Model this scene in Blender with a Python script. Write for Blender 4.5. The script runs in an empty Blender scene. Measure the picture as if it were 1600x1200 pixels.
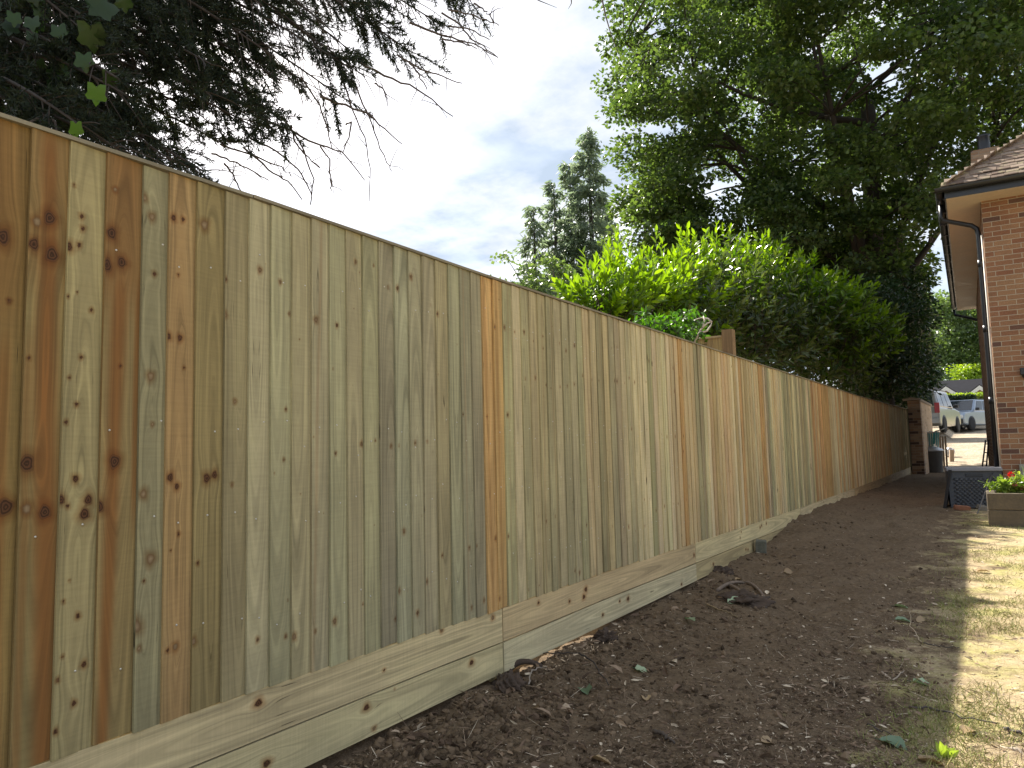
import bpy, bmesh, math, random
import numpy as np
from mathutils import Matrix, Vector

# ------------------------------------------------------------------ camera, world, sun, exposure
SC = bpy.context.scene
COL = SC.collection
R_ = math.radians
CAM = np.array([2.11, 0.0, 1.17])
FOC = 1165.0                                   # focal length in pixels of a 1600 x 1200 picture
cm = Matrix.Rotation(R_(32.9), 4, 'Z') @ Matrix.Rotation(R_(95.0), 4, 'X') @ Matrix.Rotation(R_(-1.4), 4, 'Z')
cm = Matrix.Translation(Vector(CAM)) @ cm
cd = bpy.data.cameras.new('camera'); cam = bpy.data.objects.new('camera', cd); COL.objects.link(cam)
cam.matrix_world = cm
cd.sensor_fit = 'HORIZONTAL'; cd.sensor_width = 36.0; cd.lens = 36.0 * FOC / 1600.0
cd.clip_start = 0.05; cd.clip_end = 3000
SC.camera = cam
RC = np.array(cm.to_3x3())

SUN_AZ, SUN_EL = 55.0, 41.6                    # degrees left of +Y, above the horizon
sun_dir = np.array([-math.sin(R_(SUN_AZ)) * math.cos(R_(SUN_EL)), math.cos(R_(SUN_AZ)) * math.cos(R_(SUN_EL)), math.sin(R_(SUN_EL))])
sl = bpy.data.lights.new('sun', 'SUN'); sl.energy = 5.0; sl.angle = R_(0.7); sl.color = (1.0, 0.93, 0.82)
so = bpy.data.objects.new('sun', sl); COL.objects.link(so)
so.rotation_euler = Vector(-sun_dir).to_track_quat('-Z', 'Y').to_euler()

W = bpy.data.worlds.new('World'); SC.world = W; W.use_nodes = True
nt = W.node_tree; nt.nodes.clear()
def wn(t, **k):
    n = nt.nodes.new(t)
    for a, v in k.items(): setattr(n, a, v)
    return n
wo = wn('ShaderNodeOutputWorld'); bg = wn('ShaderNodeBackground'); bg.inputs[1].default_value = 0.10
sky = wn('ShaderNodeTexSky', sky_type='NISHITA', sun_disc=False, sun_elevation=R_(SUN_EL), sun_rotation=R_(-SUN_AZ))
sky.dust_density = 2.0; sky.air_density = 1.0
tc = wn('ShaderNodeTexCoord'); sep = wn('ShaderNodeSeparateXYZ')
nt.links.new(tc.outputs['Generated'], sep.inputs[0])
def wmath(op, a, b=None, clamp=False):
    n = wn('ShaderNodeMath', operation=op); n.use_clamp = clamp
    for i, v in enumerate((a, b)):
        if v is None: continue
        if isinstance(v, (int, float)): n.inputs[i].default_value = v
        else: nt.links.new(v, n.inputs[i])
    return n.outputs[0]
zz = wmath('ADD', wmath('MAXIMUM', sep.outputs[2], 0.0), 0.16)
comb = wn('ShaderNodeCombineXYZ')
nt.links.new(wmath('DIVIDE', sep.outputs[0], zz), comb.inputs[0]); nt.links.new(wmath('DIVIDE', sep.outputs[1], zz), comb.inputs[1])
def wnoise(scale, detail, rough, off):
    n = wn('ShaderNodeTexNoise'); n.inputs['Scale'].default_value = scale; n.inputs['Detail'].default_value = detail; n.inputs['Roughness'].default_value = rough
    m = wn('ShaderNodeMapping'); m.inputs['Location'].default_value = off
    nt.links.new(comb.outputs[0], m.inputs[0]); nt.links.new(m.outputs[0], n.inputs[0]); return n.outputs[0]
def wramp(src, p0, c0, p1, c1):
    r = wn('ShaderNodeValToRGB'); r.color_ramp.elements[0].position = p0; r.color_ramp.elements[0].color = c0
    r.color_ramp.elements[1].position = p1; r.color_ramp.elements[1].color = c1
    nt.links.new(src, r.inputs[0]); return r.outputs[0]
cover = wramp(wnoise(1.35, 7, 0.55, (3.1, 1.7, 0)), 0.36, (.48, .48, .48, 1), 0.60, (1, 1, 1, 1))
shade = wramp(wnoise(2.2, 7, 0.62, (8.0, 5.0, 0)), 0.38, (2.5, 3.0, 3.7, 1), 0.64, (4.7, 4.75, 4.9, 1))
mx = wn('ShaderNodeMix', data_type='RGBA')
nt.links.new(cover, mx.inputs[0]); nt.links.new(sky.outputs[0], mx.inputs[6]); nt.links.new(shade, mx.inputs[7])
nt.links.new(mx.outputs[2], bg.inputs[0]); nt.links.new(bg.outputs[0], wo.inputs[0])

vs = SC.view_settings
vs.view_transform = 'Standard'; vs.look = 'None'; vs.gamma = 1.0; vs.exposure = 1.32; vs.use_curve_mapping = False
SC.cycles.max_bounces = 8; SC.cycles.diffuse_bounces = 4; SC.cycles.transparent_max_bounces = 4
SC.cycles.use_denoising = True

rng = np.random.default_rng(7); random.seed(7)

# ------------------------------------------------------------------ photo pixels <-> places
def ray(px, py): return RC @ np.array([(px - 800) / FOC, (600 - py) / FOC, -1.0])
def D(px, py, depth): return CAM + ray(px, py) * depth
def onx(px, py, x=0.0):
    d = ray(px, py); return CAM + d * ((x - CAM[0]) / d[0])
def onz(px, py, z=0.0):
    d = ray(px, py); return CAM + d * ((z - CAM[2]) / d[2])
def proj(p):
    q = RC.T @ (np.asarray(p, float) - CAM); return 800 + FOC * q[0] / -q[2], 600 - FOC * q[1] / -q[2], -q[2]

# ------------------------------------------------------------------ numpy noise
def _h(ix, iy, s):
    n = (ix * 374761393 + iy * 668265263 + s * 982451653) & 0x7fffffff
    n = (n ^ (n >> 13)) * 1274126177 & 0x7fffffff
    return ((n ^ (n >> 16)) & 0xffff) / 65535.0
def vnoise(x, y, s=0):
    x = np.asarray(x, float); y = np.asarray(y, float)
    ix = np.floor(x).astype(np.int64); iy = np.floor(y).astype(np.int64); fx = x - ix; fy = y - iy
    fx = fx * fx * (3 - 2 * fx); fy = fy * fy * (3 - 2 * fy)
    a = _h(ix, iy, s); b = _h(ix + 1, iy, s); c = _h(ix, iy + 1, s); d = _h(ix + 1, iy + 1, s)
    return (a * (1 - fx) + b * fx) * (1 - fy) + (c * (1 - fx) + d * fx) * fy
def fbm(x, y, o=4, s=0):
    t = 0; a = .5
    for i in range(o): t = t + a * (vnoise(x, y, s + i) - .5); x = x * 2.03; y = y * 2.03; a *= .5
    return t
def sst(a, b, x):
    t = np.clip((np.asarray(x, float) - a) / (b - a), 0, 1); return t * t * (3 - 2 * t)
def unit(v): v = np.asarray(v, float); return v / np.maximum(np.linalg.norm(v, axis=-1, keepdims=True), 1e-9)

# ------------------------------------------------------------------ objects
def tag(o, label=None, cat=None, group=None, kind=None):
    for k, v in (('label', label), ('category', cat), ('group', group), ('kind', kind)):
        if v: o[k] = v
    return o
def thing(name, label, cat, loc=(0, 0, 0), rz=0.0, group=None):
    o = bpy.data.objects.new(name, None); COL.objects.link(o); o.empty_display_size = .1
    o.location = Vector([float(c) for c in loc]); o.rotation_euler = (0, 0, rz)
    return tag(o, label, cat, group)
def par(o, p):
    if p is not None: o.parent = p
    return o
def copy_tree(o, parent=None):
    c = o.copy(); COL.objects.link(c)
    if parent is not None: c.parent = parent
    for ch in list(o.children): copy_tree(ch, c)
    return c

class MB:
    """collects pieces; build() links them as one mesh object"""
    def __init__(s): s.V = []; s.F = []; s.n = 0; s.fa = []; s.pa = {}
    def add(s, V, F, mi=0, fa=None, sm=False, pa=None):
        V = np.asarray(V, float).reshape(-1, 3)
        if isinstance(F, np.ndarray): F = [F]
        else:
            d = {}
            for f in F: d.setdefault(len(f), []).append(f)
            F = [np.array(v) for v in d.values()]
        for A in F: s.F.append((A + s.n, mi, sm, None if fa is None else np.broadcast_to(np.asarray(fa, float), (len(A),))))
        s.V.append(V); 
        if pa:
            for k, v in pa.items(): s.pa.setdefault(k, []).append((s.n, np.asarray(v, float)))
        s.n += len(V); return s
    def box(s, c, d, rot=None, mi=0, taper=1.0, fa=None):
        x, y, z = np.array(d) / 2.0
        V = np.array([(-x, -y, -z), (x, -y, -z), (x, y, -z), (-x, y, -z), (-x * taper, -y * taper, z), (x * taper, -y * taper, z), (x * taper, y * taper, z), (-x * taper, y * taper, z)])
        if rot is not None: V = V @ np.array(rot).T
        return s.add(V + np.array(c), np.array([(0, 3, 2, 1), (4, 5, 6, 7), (0, 1, 5, 4), (1, 2, 6, 5), (2, 3, 7, 6), (3, 0, 4, 7)]), mi, fa)
    def prism(s, prof, a, b, axis='y', mi=0, fb=None):
        """profile of 2-D points swept along an axis from a to b (fb maps the points at the far end)"""
        n = len(prof); pts = []
        for t, P in ((a, prof), (b, fb or prof)):
            for (p, q) in P: pts.append({'x': (t, p, q), 'y': (p, t, q), 'z': (p, q, t)}[axis])
        F = [tuple(range(n))[::-1], tuple(range(n, 2 * n))] + [(i, (i + 1) % n, n + (i + 1) % n, n + i) for i in range(n)]
        return s.add(pts, F, mi)
    def tube(s, P, r, k=6, mi=0, cap=True, fa=None):
        P = np.asarray(P, float); n = len(P); r = np.broadcast_to(np.asarray(r, float), (n,))
        T = np.gradient(P, axis=0); T = unit(T)
        ref = np.array([0, 0, 1.0]) if abs(T[0][2]) < .9 else np.array([1.0, 0, 0])
        V = []
        u = unit(np.cross(T[0], ref))
        for i in range(n):
            u = u - T[i] * (u @ T[i]); u = unit(u); w = np.cross(T[i], u)
            a = np.arange(k) * 2 * math.pi / k
            V.append(P[i] + r[i] * (np.cos(a)[:, None] * u + np.sin(a)[:, None] * w))
        V = np.concatenate(V)
        F = [(i * k + j, i * k + (j + 1) % k, (i + 1) * k + (j + 1) % k, (i + 1) * k + j) for i in range(n - 1) for j in range(k)]
        if cap: F += [tuple(range(k))[::-1], tuple(range((n - 1) * k, n * k))]
        return s.add(V, F, mi, fa, True)
    def lathe(s, prof, c=(0, 0, 0), k=20, mi=0, rot=None):
        V = []; n = len(prof)
        for (r, z) in prof:
            for j in range(k): a = 2 * math.pi * j / k; V.append((r * math.cos(a), r * math.sin(a), z))
        V = np.array(V)
        if rot is not None: V = V @ np.array(rot).T
        F = [(i * k + j, i * k + (j + 1) % k, (i + 1) * k + (j + 1) % k, (i + 1) * k + j) for i in range(n - 1) for j in range(k)]
        F += [tuple(range(k))[::-1], tuple(range((n - 1) * k, n * k))]
        return s.add(V + np.array(c), F, mi, None, True)
    def build(s, name, mats, parent=None, bevel=0.0):
        me = bpy.data.meshes.new(name)
        V = np.concatenate(s.V); me.vertices.add(len(V)); me.vertices.foreach_set('co', V.astype(np.float32).ravel())
        tot = sum(A.size for A, *_ in s.F); nf = sum(len(A) for A, *_ in s.F)
        me.loops.add(tot); me.polygons.add(nf)
        me.loops.foreach_set('vertex_index', np.concatenate([A.ravel() for A, *_ in s.F]).astype(np.int32))
        cnt = np.concatenate([np.full(len(A), A.shape[1]) for A, *_ in s.F]); st = np.concatenate([[0], np.cumsum(cnt)[:-1]])
        me.polygons.foreach_set('loop_start', st.astype(np.int32))
        me.polygons.foreach_set('material_index', np.concatenate([np.full(len(A), mi) for A, mi, *_ in s.F]).astype(np.int32))
        me.polygons.foreach_set('use_smooth', np.concatenate([np.full(len(A), sm) for A, mi, sm, fa in s.F]))
        if any(fa is not None for *_, fa in s.F):
            at = me.attributes.new('rnd', 'FLOAT', 'FACE')
            at.data.foreach_set('value', np.concatenate([np.zeros(len(A)) if fa is None else fa for A, mi, sm, fa in s.F]).astype(np.float32))
        for k, L in s.pa.items():
            col = L[0][1].ndim == 2
            arr = np.zeros((len(V), 4) if col else len(V), np.float32)
            for (o, v) in L: arr[o:o + len(v)] = v
            at = me.attributes.new(k, 'FLOAT_COLOR' if col else 'FLOAT', 'POINT')
            at.data.foreach_set('color' if col else 'value', arr.ravel())
        me.update(calc_edges=True); me.validate()
        for m in (mats if isinstance(mats, (list, tuple)) else [mats]): me.materials.append(m)
        o = bpy.data.objects.new(name, me); COL.objects.link(o)
        if bevel:
            b = o.modifiers.new('bevel', 'BEVEL'); b.width = bevel; b.segments = 2; b.limit_method = 'ANGLE'
        return par(o, parent)

# ------------------------------------------------------------------ materials
class NT:
    def __init__(s, name):
        s.m = bpy.data.materials.new(name); s.m.use_nodes = True; s.t = s.m.node_tree; s.t.nodes.clear()
        s.out = s.t.nodes.new('ShaderNodeOutputMaterial')
    def n(s, typ, ins=None, **k):
        n = s.t.nodes.new(typ)
        for a, v in k.items(): setattr(n, a, v)
        for a, v in (ins or {}).items(): s.set(n.inputs[a], v)
        return n
    def set(s, sock, v):
        if isinstance(v, bpy.types.NodeSocket): s.t.links.new(v, sock)
        elif v is not None: sock.default_value = v
    def math(s, op, a, b=None, clamp=False):
        n = s.n('ShaderNodeMath', operation=op); n.use_clamp = clamp; s.set(n.inputs[0], a); s.set(n.inputs[1], b); return n.outputs[0]
    def mix(s, f, a, b, mode='MIX'):
        n = s.n('ShaderNodeMix', data_type='RGBA', blend_type=mode); s.set(n.inputs[0], f); s.set(n.inputs[6], a); s.set(n.inputs[7], b); return n.outputs[2]
    def noise(s, vec, scale=1.0, detail=3.0, rough=0.55, dist=0.0):
        n = s.n('ShaderNodeTexNoise', {'Scale': scale, 'Detail': detail, 'Roughness': rough, 'Distortion': dist}); s.set(n.inputs['Vector'], vec); return n.outputs[0]
    def remap(s, v, a, b, c=0.0, d=1.0):
        n = s.n('ShaderNodeMapRange', {'Value': v, 'From Min': a, 'From Max': b, 'To Min': c, 'To Max': d}); return n.outputs[0]
    def comb(s, x, y, z=0.0): return s.n('ShaderNodeCombineXYZ', {0: x, 1: y, 2: z}).outputs[0]
    def attr(s, name): return s.n('ShaderNodeAttribute', attribute_name=name)
    def bump(s, h, strength=.3, dist=.01): return s.n('ShaderNodeBump', {'Height': h, 'Strength': strength, 'Distance': dist}).outputs[0]
    def done(s, col, rough=.7, metal=0.0, bump=None, spec=.5, **k):
        b = s.n('ShaderNodeBsdfPrincipled'); s.set(b.inputs['Base Color'], col); s.set(b.inputs['Roughness'], rough); s.set(b.inputs['Metallic'], metal)
        s.set(b.inputs['Specular IOR Level'], spec)
        if bump is not None: s.set(b.inputs['Normal'], bump)
        for a, v in k.items(): s.set(b.inputs[a], v)
        s.t.links.new(b.outputs[0], s.out.inputs[0]); return s.m
def c4(c): return (c[0], c[1], c[2], 1.0)

def plain(name, col, rough=.6, metal=0.0, var=.18, scale=9.0, bump=.12, spec=.5):
    g = NT(name); v = g.n('ShaderNodeTexCoord').outputs['Object']
    n = g.noise(v, scale, 5, .6); f = g.noise(v, scale * 9, 3)
    k = g.math('ADD', g.remap(n, .25, .75, 1 - var, 1 + var), g.remap(f, .3, .7, -var * .4, var * .4))
    c = g.mix(1.0, c4(col), g.n('ShaderNodeCombineColor', {0: k, 1: k, 2: k}).outputs[0], 'MULTIPLY')
    return g.done(c, g.remap(n, .3, .7, rough - .08, rough + .08), metal, g.bump(f, bump, .004), spec)

def wood_mat():
    g = NT('sawn_softwood')
    base = g.attr('bcol').outputs['Color']; gu = g.attr('gu').outputs['Fac']; gv = g.attr('gv').outputs['Fac']
    kd = g.attr('kd').outputs['Fac']; hs = g.attr('hs').outputs['Fac']; kt = g.attr('kt').outputs['Fac']
    su = g.attr('su').outputs['Fac']
    ring = g.noise(g.comb(g.math('MULTIPLY', gu, 95.0), g.math('MULTIPLY', gv, 1.1), 0), 1.0, 2.5, .55, .4)
    fib = g.noise(g.comb(g.math('MULTIPLY', gu, 420.0), g.math('MULTIPLY', gv, 7.0), 3), 1.0, 3, .6)
    blot = g.noise(g.comb(g.math('MULTIPLY', su, 7.0), g.math('MULTIPLY', gv, 1.6), 9), 1.0, 4, .6)
    saw = g.noise(g.comb(g.math('MULTIPLY', su, 6.0), g.math('MULTIPLY', gv, 130.0), 5), 1.0, 2, .5)
    k = g.math('MULTIPLY', g.remap(ring, .26, .74, .60, 1.24), g.remap(fib, .3, .7, .91, 1.08))
    k = g.math('MULTIPLY', k, g.remap(blot, .3, .7, .84, 1.12)); k = g.math('MULTIPLY', k, g.remap(saw, .3, .7, .95, 1.05))
    c = g.mix(1.0, base, g.n('ShaderNodeCombineColor', {0: k, 1: k, 2: k}).outputs[0], 'MULTIPLY')
    c = g.mix(g.remap(blot, .5, .75, 0, .35), c, g.mix(1.0, c, (.93, 1.0, .90, 1), 'MULTIPLY'))          # green preservative blotches
    heart = g.mix(g.remap(ring, .3, .7, 0, 1), (.155, .056, .013, 1), (.275, .118, .034, 1))
    c = g.mix(g.math('MULTIPLY', hs, g.remap(ring, .2, .8, .7, 1.0)), c, heart)
    pale = g.mix(g.remap(kd, .2, .9, 0, 1), (.30, .22, .13, 1), (.16, .10, .05, 1))
    rings = g.math('SINE', g.math('MULTIPLY', kd, 15.0))
    dark = g.mix(g.remap(rings, -1, 1, 0, 1), (.042, .020, .010, 1), (.115, .05, .022, 1))
    kc = g.mix(kt, pale, dark)
    halo = g.mix(1.0, c, (.62, .42, .30, 1), 'MULTIPLY')
    c = g.mix(g.remap(kd, 1.0, 2.6, .8, 0.0), c, halo)
    c = g.mix(g.remap(kd, .82, 1.25, 1.0, 0.0), c, kc)
    ck = g.noise(g.comb(g.math('MULTIPLY', gu, 150.0), g.math('MULTIPLY', gv, 5.0), 17), 1.0, 2, .5)
    c = g.mix(g.remap(ck, .70, .76, 0, .75), c, (.035, .024, .012, 1))                                   # short drying cracks
    h = g.math('ADD', g.math('MULTIPLY', fib, .6), g.math('MULTIPLY', saw, .3))
    return g.done(c, .78, 0, g.bump(h, .22, .004), .25)
WOOD = wood_mat()

def brick_mat(name, c1, c2, c3, mortar, dark=.12):
    g = NT(name); uv = g.n('ShaderNodeTexCoord').outputs['UV']
    b = g.n('ShaderNodeTexBrick', {'Color1': (0, 0, 0, 1), 'Color2': (1, 1, 1, 1), 'Mortar': (.5, .5, .5, 1), 'Scale': 1.0, 'Mortar Size': .0055, 'Mortar Smooth': .25, 'Bias': 0.0, 'Brick Width': .225, 'Row Height': .075}, offset=.5)
    g.set(b.inputs['Vector'], uv)
    r = g.n('ShaderNodeValToRGB'); e = r.color_ramp.elements
    e[0].position = 0.0; e[0].color = c4(c3); e[1].position = 1.0; e[1].color = c4(c2)
    x = e.new(dark); x.color = c4(c3); x = e.new(dark + .05); x.color = c4(c1); x = e.new(.55); x.color = c4(tuple((p + q) / 2 for p, q in zip(c1, c2)))
    g.set(r.inputs[0], b.outputs['Color'])
    n = g.noise(uv, 60, 4, .65); n2 = g.noise(uv, 1.3, 4)
    k = g.math('MULTIPLY', g.remap(n, .25, .75, .72, 1.28), g.remap(n2, .3, .7, .85, 1.12))
    c = g.mix(1.0, r.outputs[0], g.n('ShaderNodeCombineColor', {0: k, 1: k, 2: k}).outputs[0], 'MULTIPLY')
    mo = g.mix(g.remap(n, .3, .7), c4(mortar), c4(tuple(v * .75 for v in mortar)))
    c = g.mix(b.outputs['Fac'], c, mo)
    h = g.math('SUBTRACT', g.math('MULTIPLY', n, .3), b.outputs['Fac'])
    return g.done(c, .85, 0, g.bump(h, .6, .006), .2)
BRICK = brick_mat('red_brick', (.215, .098, .056), (.29, .165, .092), (.12, .066, .05), (.43, .36, .27), .06)
BRICK_OLD = brick_mat('old_brown_brick', (.26, .15, .085), (.36, .24, .15), (.10, .06, .045), (.33, .27, .2))

def leaf_mat(name, dark, light, trans=.45, tcol=None, rough=.42, spec=.5):
    g = NT(name); r = g.attr('rnd').outputs['Fac']
    ra = g.n('ShaderNodeValToRGB'); e = ra.color_ramp.elements; e[0].color = c4(dark); e[1].color = c4(light); g.set(ra.inputs[0], r)
    n = g.noise(g.n('ShaderNodeTexCoord').outputs['Object'], 14.0, 3)
    c = g.mix(g.remap(n, .3, .7, 0, .45), ra.outputs[0], g.mix(1.0, ra.outputs[0], (.62, .72, .5, 1), 'MULTIPLY'))
    b = g.n('ShaderNodeBsdfPrincipled'); g.set(b.inputs['Base Color'], c); b.inputs['Roughness'].default_value = rough; b.inputs['Specular IOR Level'].default_value = spec
    t = g.n('ShaderNodeBsdfTranslucent'); g.set(t.inputs[0], g.mix(1.0, c, c4(tcol or (2.0, 2.2, .9)), 'MULTIPLY'))
    m = g.n('ShaderNodeMixShader', {0: trans}); g.t.links.new(b.outputs[0], m.inputs[1]); g.t.links.new(t.outputs[0], m.inputs[2]); g.t.links.new(m.outputs[0], g.out.inputs[0])
    return g.m
L_SYC = leaf_mat('sycamore_leaf', (.032, .060, .024), (.122, .168, .05), .45, (1.9, 2.05, .9))
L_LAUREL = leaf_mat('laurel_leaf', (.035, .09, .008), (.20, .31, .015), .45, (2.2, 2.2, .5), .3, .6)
L_LAUREL_SHADE = leaf_mat('shaded_laurel_leaf', (.022, .05, .012), (.11, .14, .03), .30, None, .3, .6)  # same laurel leaf with the shade put into a darker colour
L_CYP = leaf_mat('cypress_spray', (.012, .020, .016), (.032, .043, .028), .15, None, .6, .2)
L_FIR = leaf_mat('hazed_conifer_spray', (.11, .15, .12), (.23, .27, .19), .48, (1.7, 1.8, 1.4))  # paled so the glare and haze sit in the leaf colour
L_YEW = leaf_mat('dark_evergreen_leaf', (.010, .024, .010), (.035, .065, .02), .25)
L_IVY = leaf_mat('ivy_leaf', (.006, .016, .006), (.09, .20, .015), .35, (2.0, 2.4, .6))
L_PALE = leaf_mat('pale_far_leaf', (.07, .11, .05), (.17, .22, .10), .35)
L_LIME = leaf_mat('lime_leaf', (.16, .24, .02), (.36, .42, .04), .35)
L_HEDGE = leaf_mat('clipped_hedge_leaf', (.015, .032, .014), (.04, .07, .02), .2)
L_FALL = leaf_mat('fallen_green_leaf', (.07, .14, .08), (.50, .60, .38), .2, (1.3, 1.4, .9))
L_PLANT = leaf_mat('bedding_leaf', (.12, .22, .03), (.34, .42, .08), .4, (1.8, 1.9, .8))
BARK = plain('bark', (.085, .065, .05), .85, 0, .35, 7, .6)
BARK_D = plain('dark_bark', (.045, .035, .028), .85, 0, .35, 12, .6)
TWIG = plain('twig_bark', (.075, .06, .055), .8, 0, .3, 30, .3)
BLACK = plain('black_plastic', (.012, .013, .016), .38, 0, .2, 10, .05)
STEEL = plain('galvanised_nail', (.62, .60, .55), .35, .8, .1)
PAINT_CREAM = plain('cream_soffit_paint', (.62, .50, .38), .5, 0, .12, 3, .08)

# ------------------------------------------------------------------ ground
def gz(x, y):
    x = np.asarray(x, float); y = np.asarray(y, float)
    z = .03 + .11 * sst(5.0, 11.0, y)
    z = z + (.035 + .10 * sst(7.3, 9.6, y) * (1 - .6 * sst(12, 18, y))) * (1 - sst(.05, 1.0, x)) * (1 - sst(22, 27, y)) * sst(-1.5, -.6, x)
    z = z + .32 * (1 - sst(-.10, -.055, x)) * sst(-3, -1.5, x) * (1 - .75 * sst(3.1, 3.4, y) * (1 - sst(4.2, 4.6, y)))  # unseen bank raised behind the fence to block sun under the boards
    z = z + 1.0 * sst(24.0, 42.0, y) + .06 * np.clip(y - 42, 0, 60) 
    z = z + .02 * fbm(x * .6, y * .6, 3, 5)
    soil = (1 - sst(1.3, 2.1, x + .25 * fbm(x * 1.3, y * .8, 3, 11))) * sst(-.2, .02, x) * (1 - sst(16, 24, y))
    z = z + soil * (.105 * fbm(x * 2.3, y * 2.3, 4, 21) + .065 * fbm(x * 8, y * 8, 4, 31) + .07 * np.exp(-((x - 1.0) / .3) ** 2 - ((y - 10.6) / .5) ** 2) * (.4 + vnoise(x * 9, y * 9, 71)))
    return z
def grd(px, py):
    k = np.concatenate([np.arange(1.5, 15, .02), np.arange(15, 80, .1)]); P = CAM + ray(px, py) * k[:, None]
    h = np.nonzero(P[:, 2] <= gz(P[:, 0], P[:, 1]))[0]; i = h[0] if len(h) else len(k) - 1
    p = P[i].copy(); p[2] = float(gz(p[0], p[1])); return p
def axis(pts):
    out = []
    for (a, b, st) in pts: out.append(np.arange(a, b, st))
    return np.unique(np.round(np.concatenate(out + [[pts[-1][1]]]), 4))
gx = axis([(-300, -40, 20), (-40, -4, 1.5), (-4, -.1, .25), (-.1, 2.6, .022), (2.6, 5, .08), (5, 12, .4), (12, 60, 3), (60, 300, 20)])
gy = axis([(-60, -4, 4), (-4, 1.2, .25), (1.2, 6, .022), (6, 11, .04), (11, 20, .1), (20, 46, .4), (46, 110, 4), (110, 600, 30)])
GX, GY = np.meshgrid(gx, gy, indexing='ij')
V = np.stack([GX, GY, gz(GX, GY)], -1).reshape(-1, 3); ny = len(gy)
i, j = np.meshgrid(np.arange(len(gx) - 1), np.arange(ny - 1), indexing='ij'); a = (i * ny + j).ravel()
F = np.stack([a, a + ny, a + ny + 1, a + 1], -1)
g = NT('soil_and_worn_lawn'); p = g.n('ShaderNodeTexCoord').outputs['Object']
sx = g.n('ShaderNodeSeparateXYZ'); g.set(sx.inputs[0], p)
n1 = g.noise(p, 3.2, 6, .65); n2 = g.noise(p, 28, 6, .7); n3 = g.noise(p, 150, 4, .7); n4 = g.noise(p, 1.1, 4)
lawn = g.math('ADD', sx.outputs[0], g.remap(n1, .2, .8, -.75, .75)); lawn = g.remap(lawn, 1.58, 2.0)
soil = g.mix(g.remap(n2, .3, .7), (.060, .041, .025, 1), (.225, .16, .10, 1)); soil = g.mix(g.remap(n3, .45, .75, 0, .7), soil, (.33, .25, .165, 1))
soil = g.mix(g.remap(n1, .45, .7, 0, .5), soil, (.25, .18, .112, 1))
straw = g.mix(g.remap(n2, .3, .7), (.33, .245, .14, 1), (.55, .435, .26, 1)); straw = g.mix(g.remap(n3, .4, .7, 0, .55), straw, (.60, .50, .32, 1))
gr = g.mix(g.remap(n2, .3, .7), (.25, .255, .065, 1), (.47, .44, .15, 1))
straw = g.mix(g.remap(g.noise(p, 2.1, 5, .7), .46, .62, 0, .75), straw, gr)
c = g.mix(lawn, soil, straw)
far = g.remap(sx.outputs[1], 60, 75); c = g.mix(far, c, (.09, .12, .04, 1))
GROUND = g.done(c, .95, 0, g.bump(g.math('ADD', n2, g.math('MULTIPLY', n3, .5)), .9, .02), .1)
mb = MB(); mb.add(V, F, 0, None, True); tag(mb.build('ground', GROUND), kind='structure')

# gravel drive beyond the end of the fence
dx = np.linspace(-9, 9, 46); dy = np.linspace(25.5, 58, 66); GX, GY = np.meshgrid(dx, dy, indexing='ij')
edge = 25.6 + .5 * fbm(GX, GX * 0, 3, 3)
GYc = np.where(GY < edge, edge, GY)
V = np.stack([GX, GYc, gz(GX, GYc) + .012], -1).reshape(-1, 3); ny = len(dy)
i, j = np.meshgrid(np.arange(len(dx) - 1), np.arange(ny - 1), indexing='ij'); a = (i * ny + j).ravel()
g = NT('pale_gravel'); p = g.n('ShaderNodeTexCoord').outputs['Object']
vo = g.n('ShaderNodeTexVoronoi', {'Scale': 26.0}); g.set(vo.inputs['Vector'], p); n1 = g.noise(p, 1.2, 5, .65)
c = g.mix(g.n('ShaderNodeSeparateColor', {0: vo.outputs['Color']}).outputs[0], (.30, .24, .17, 1), (.60, .51, .39, 1)); c = g.mix(g.remap(n1, .4, .65, 0, .6), c, (.24, .185, .12, 1))
GRAVEL = g.done(c, .9, 0, g.bump(vo.outputs['Distance'], .8, .02), .1)
mb = MB(); mb.add(V, np.stack([a, a + ny, a + ny + 1, a + 1], -1), 0, None, True); tag(mb.build('gravel_driveway', GRAVEL), kind='structure')

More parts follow.
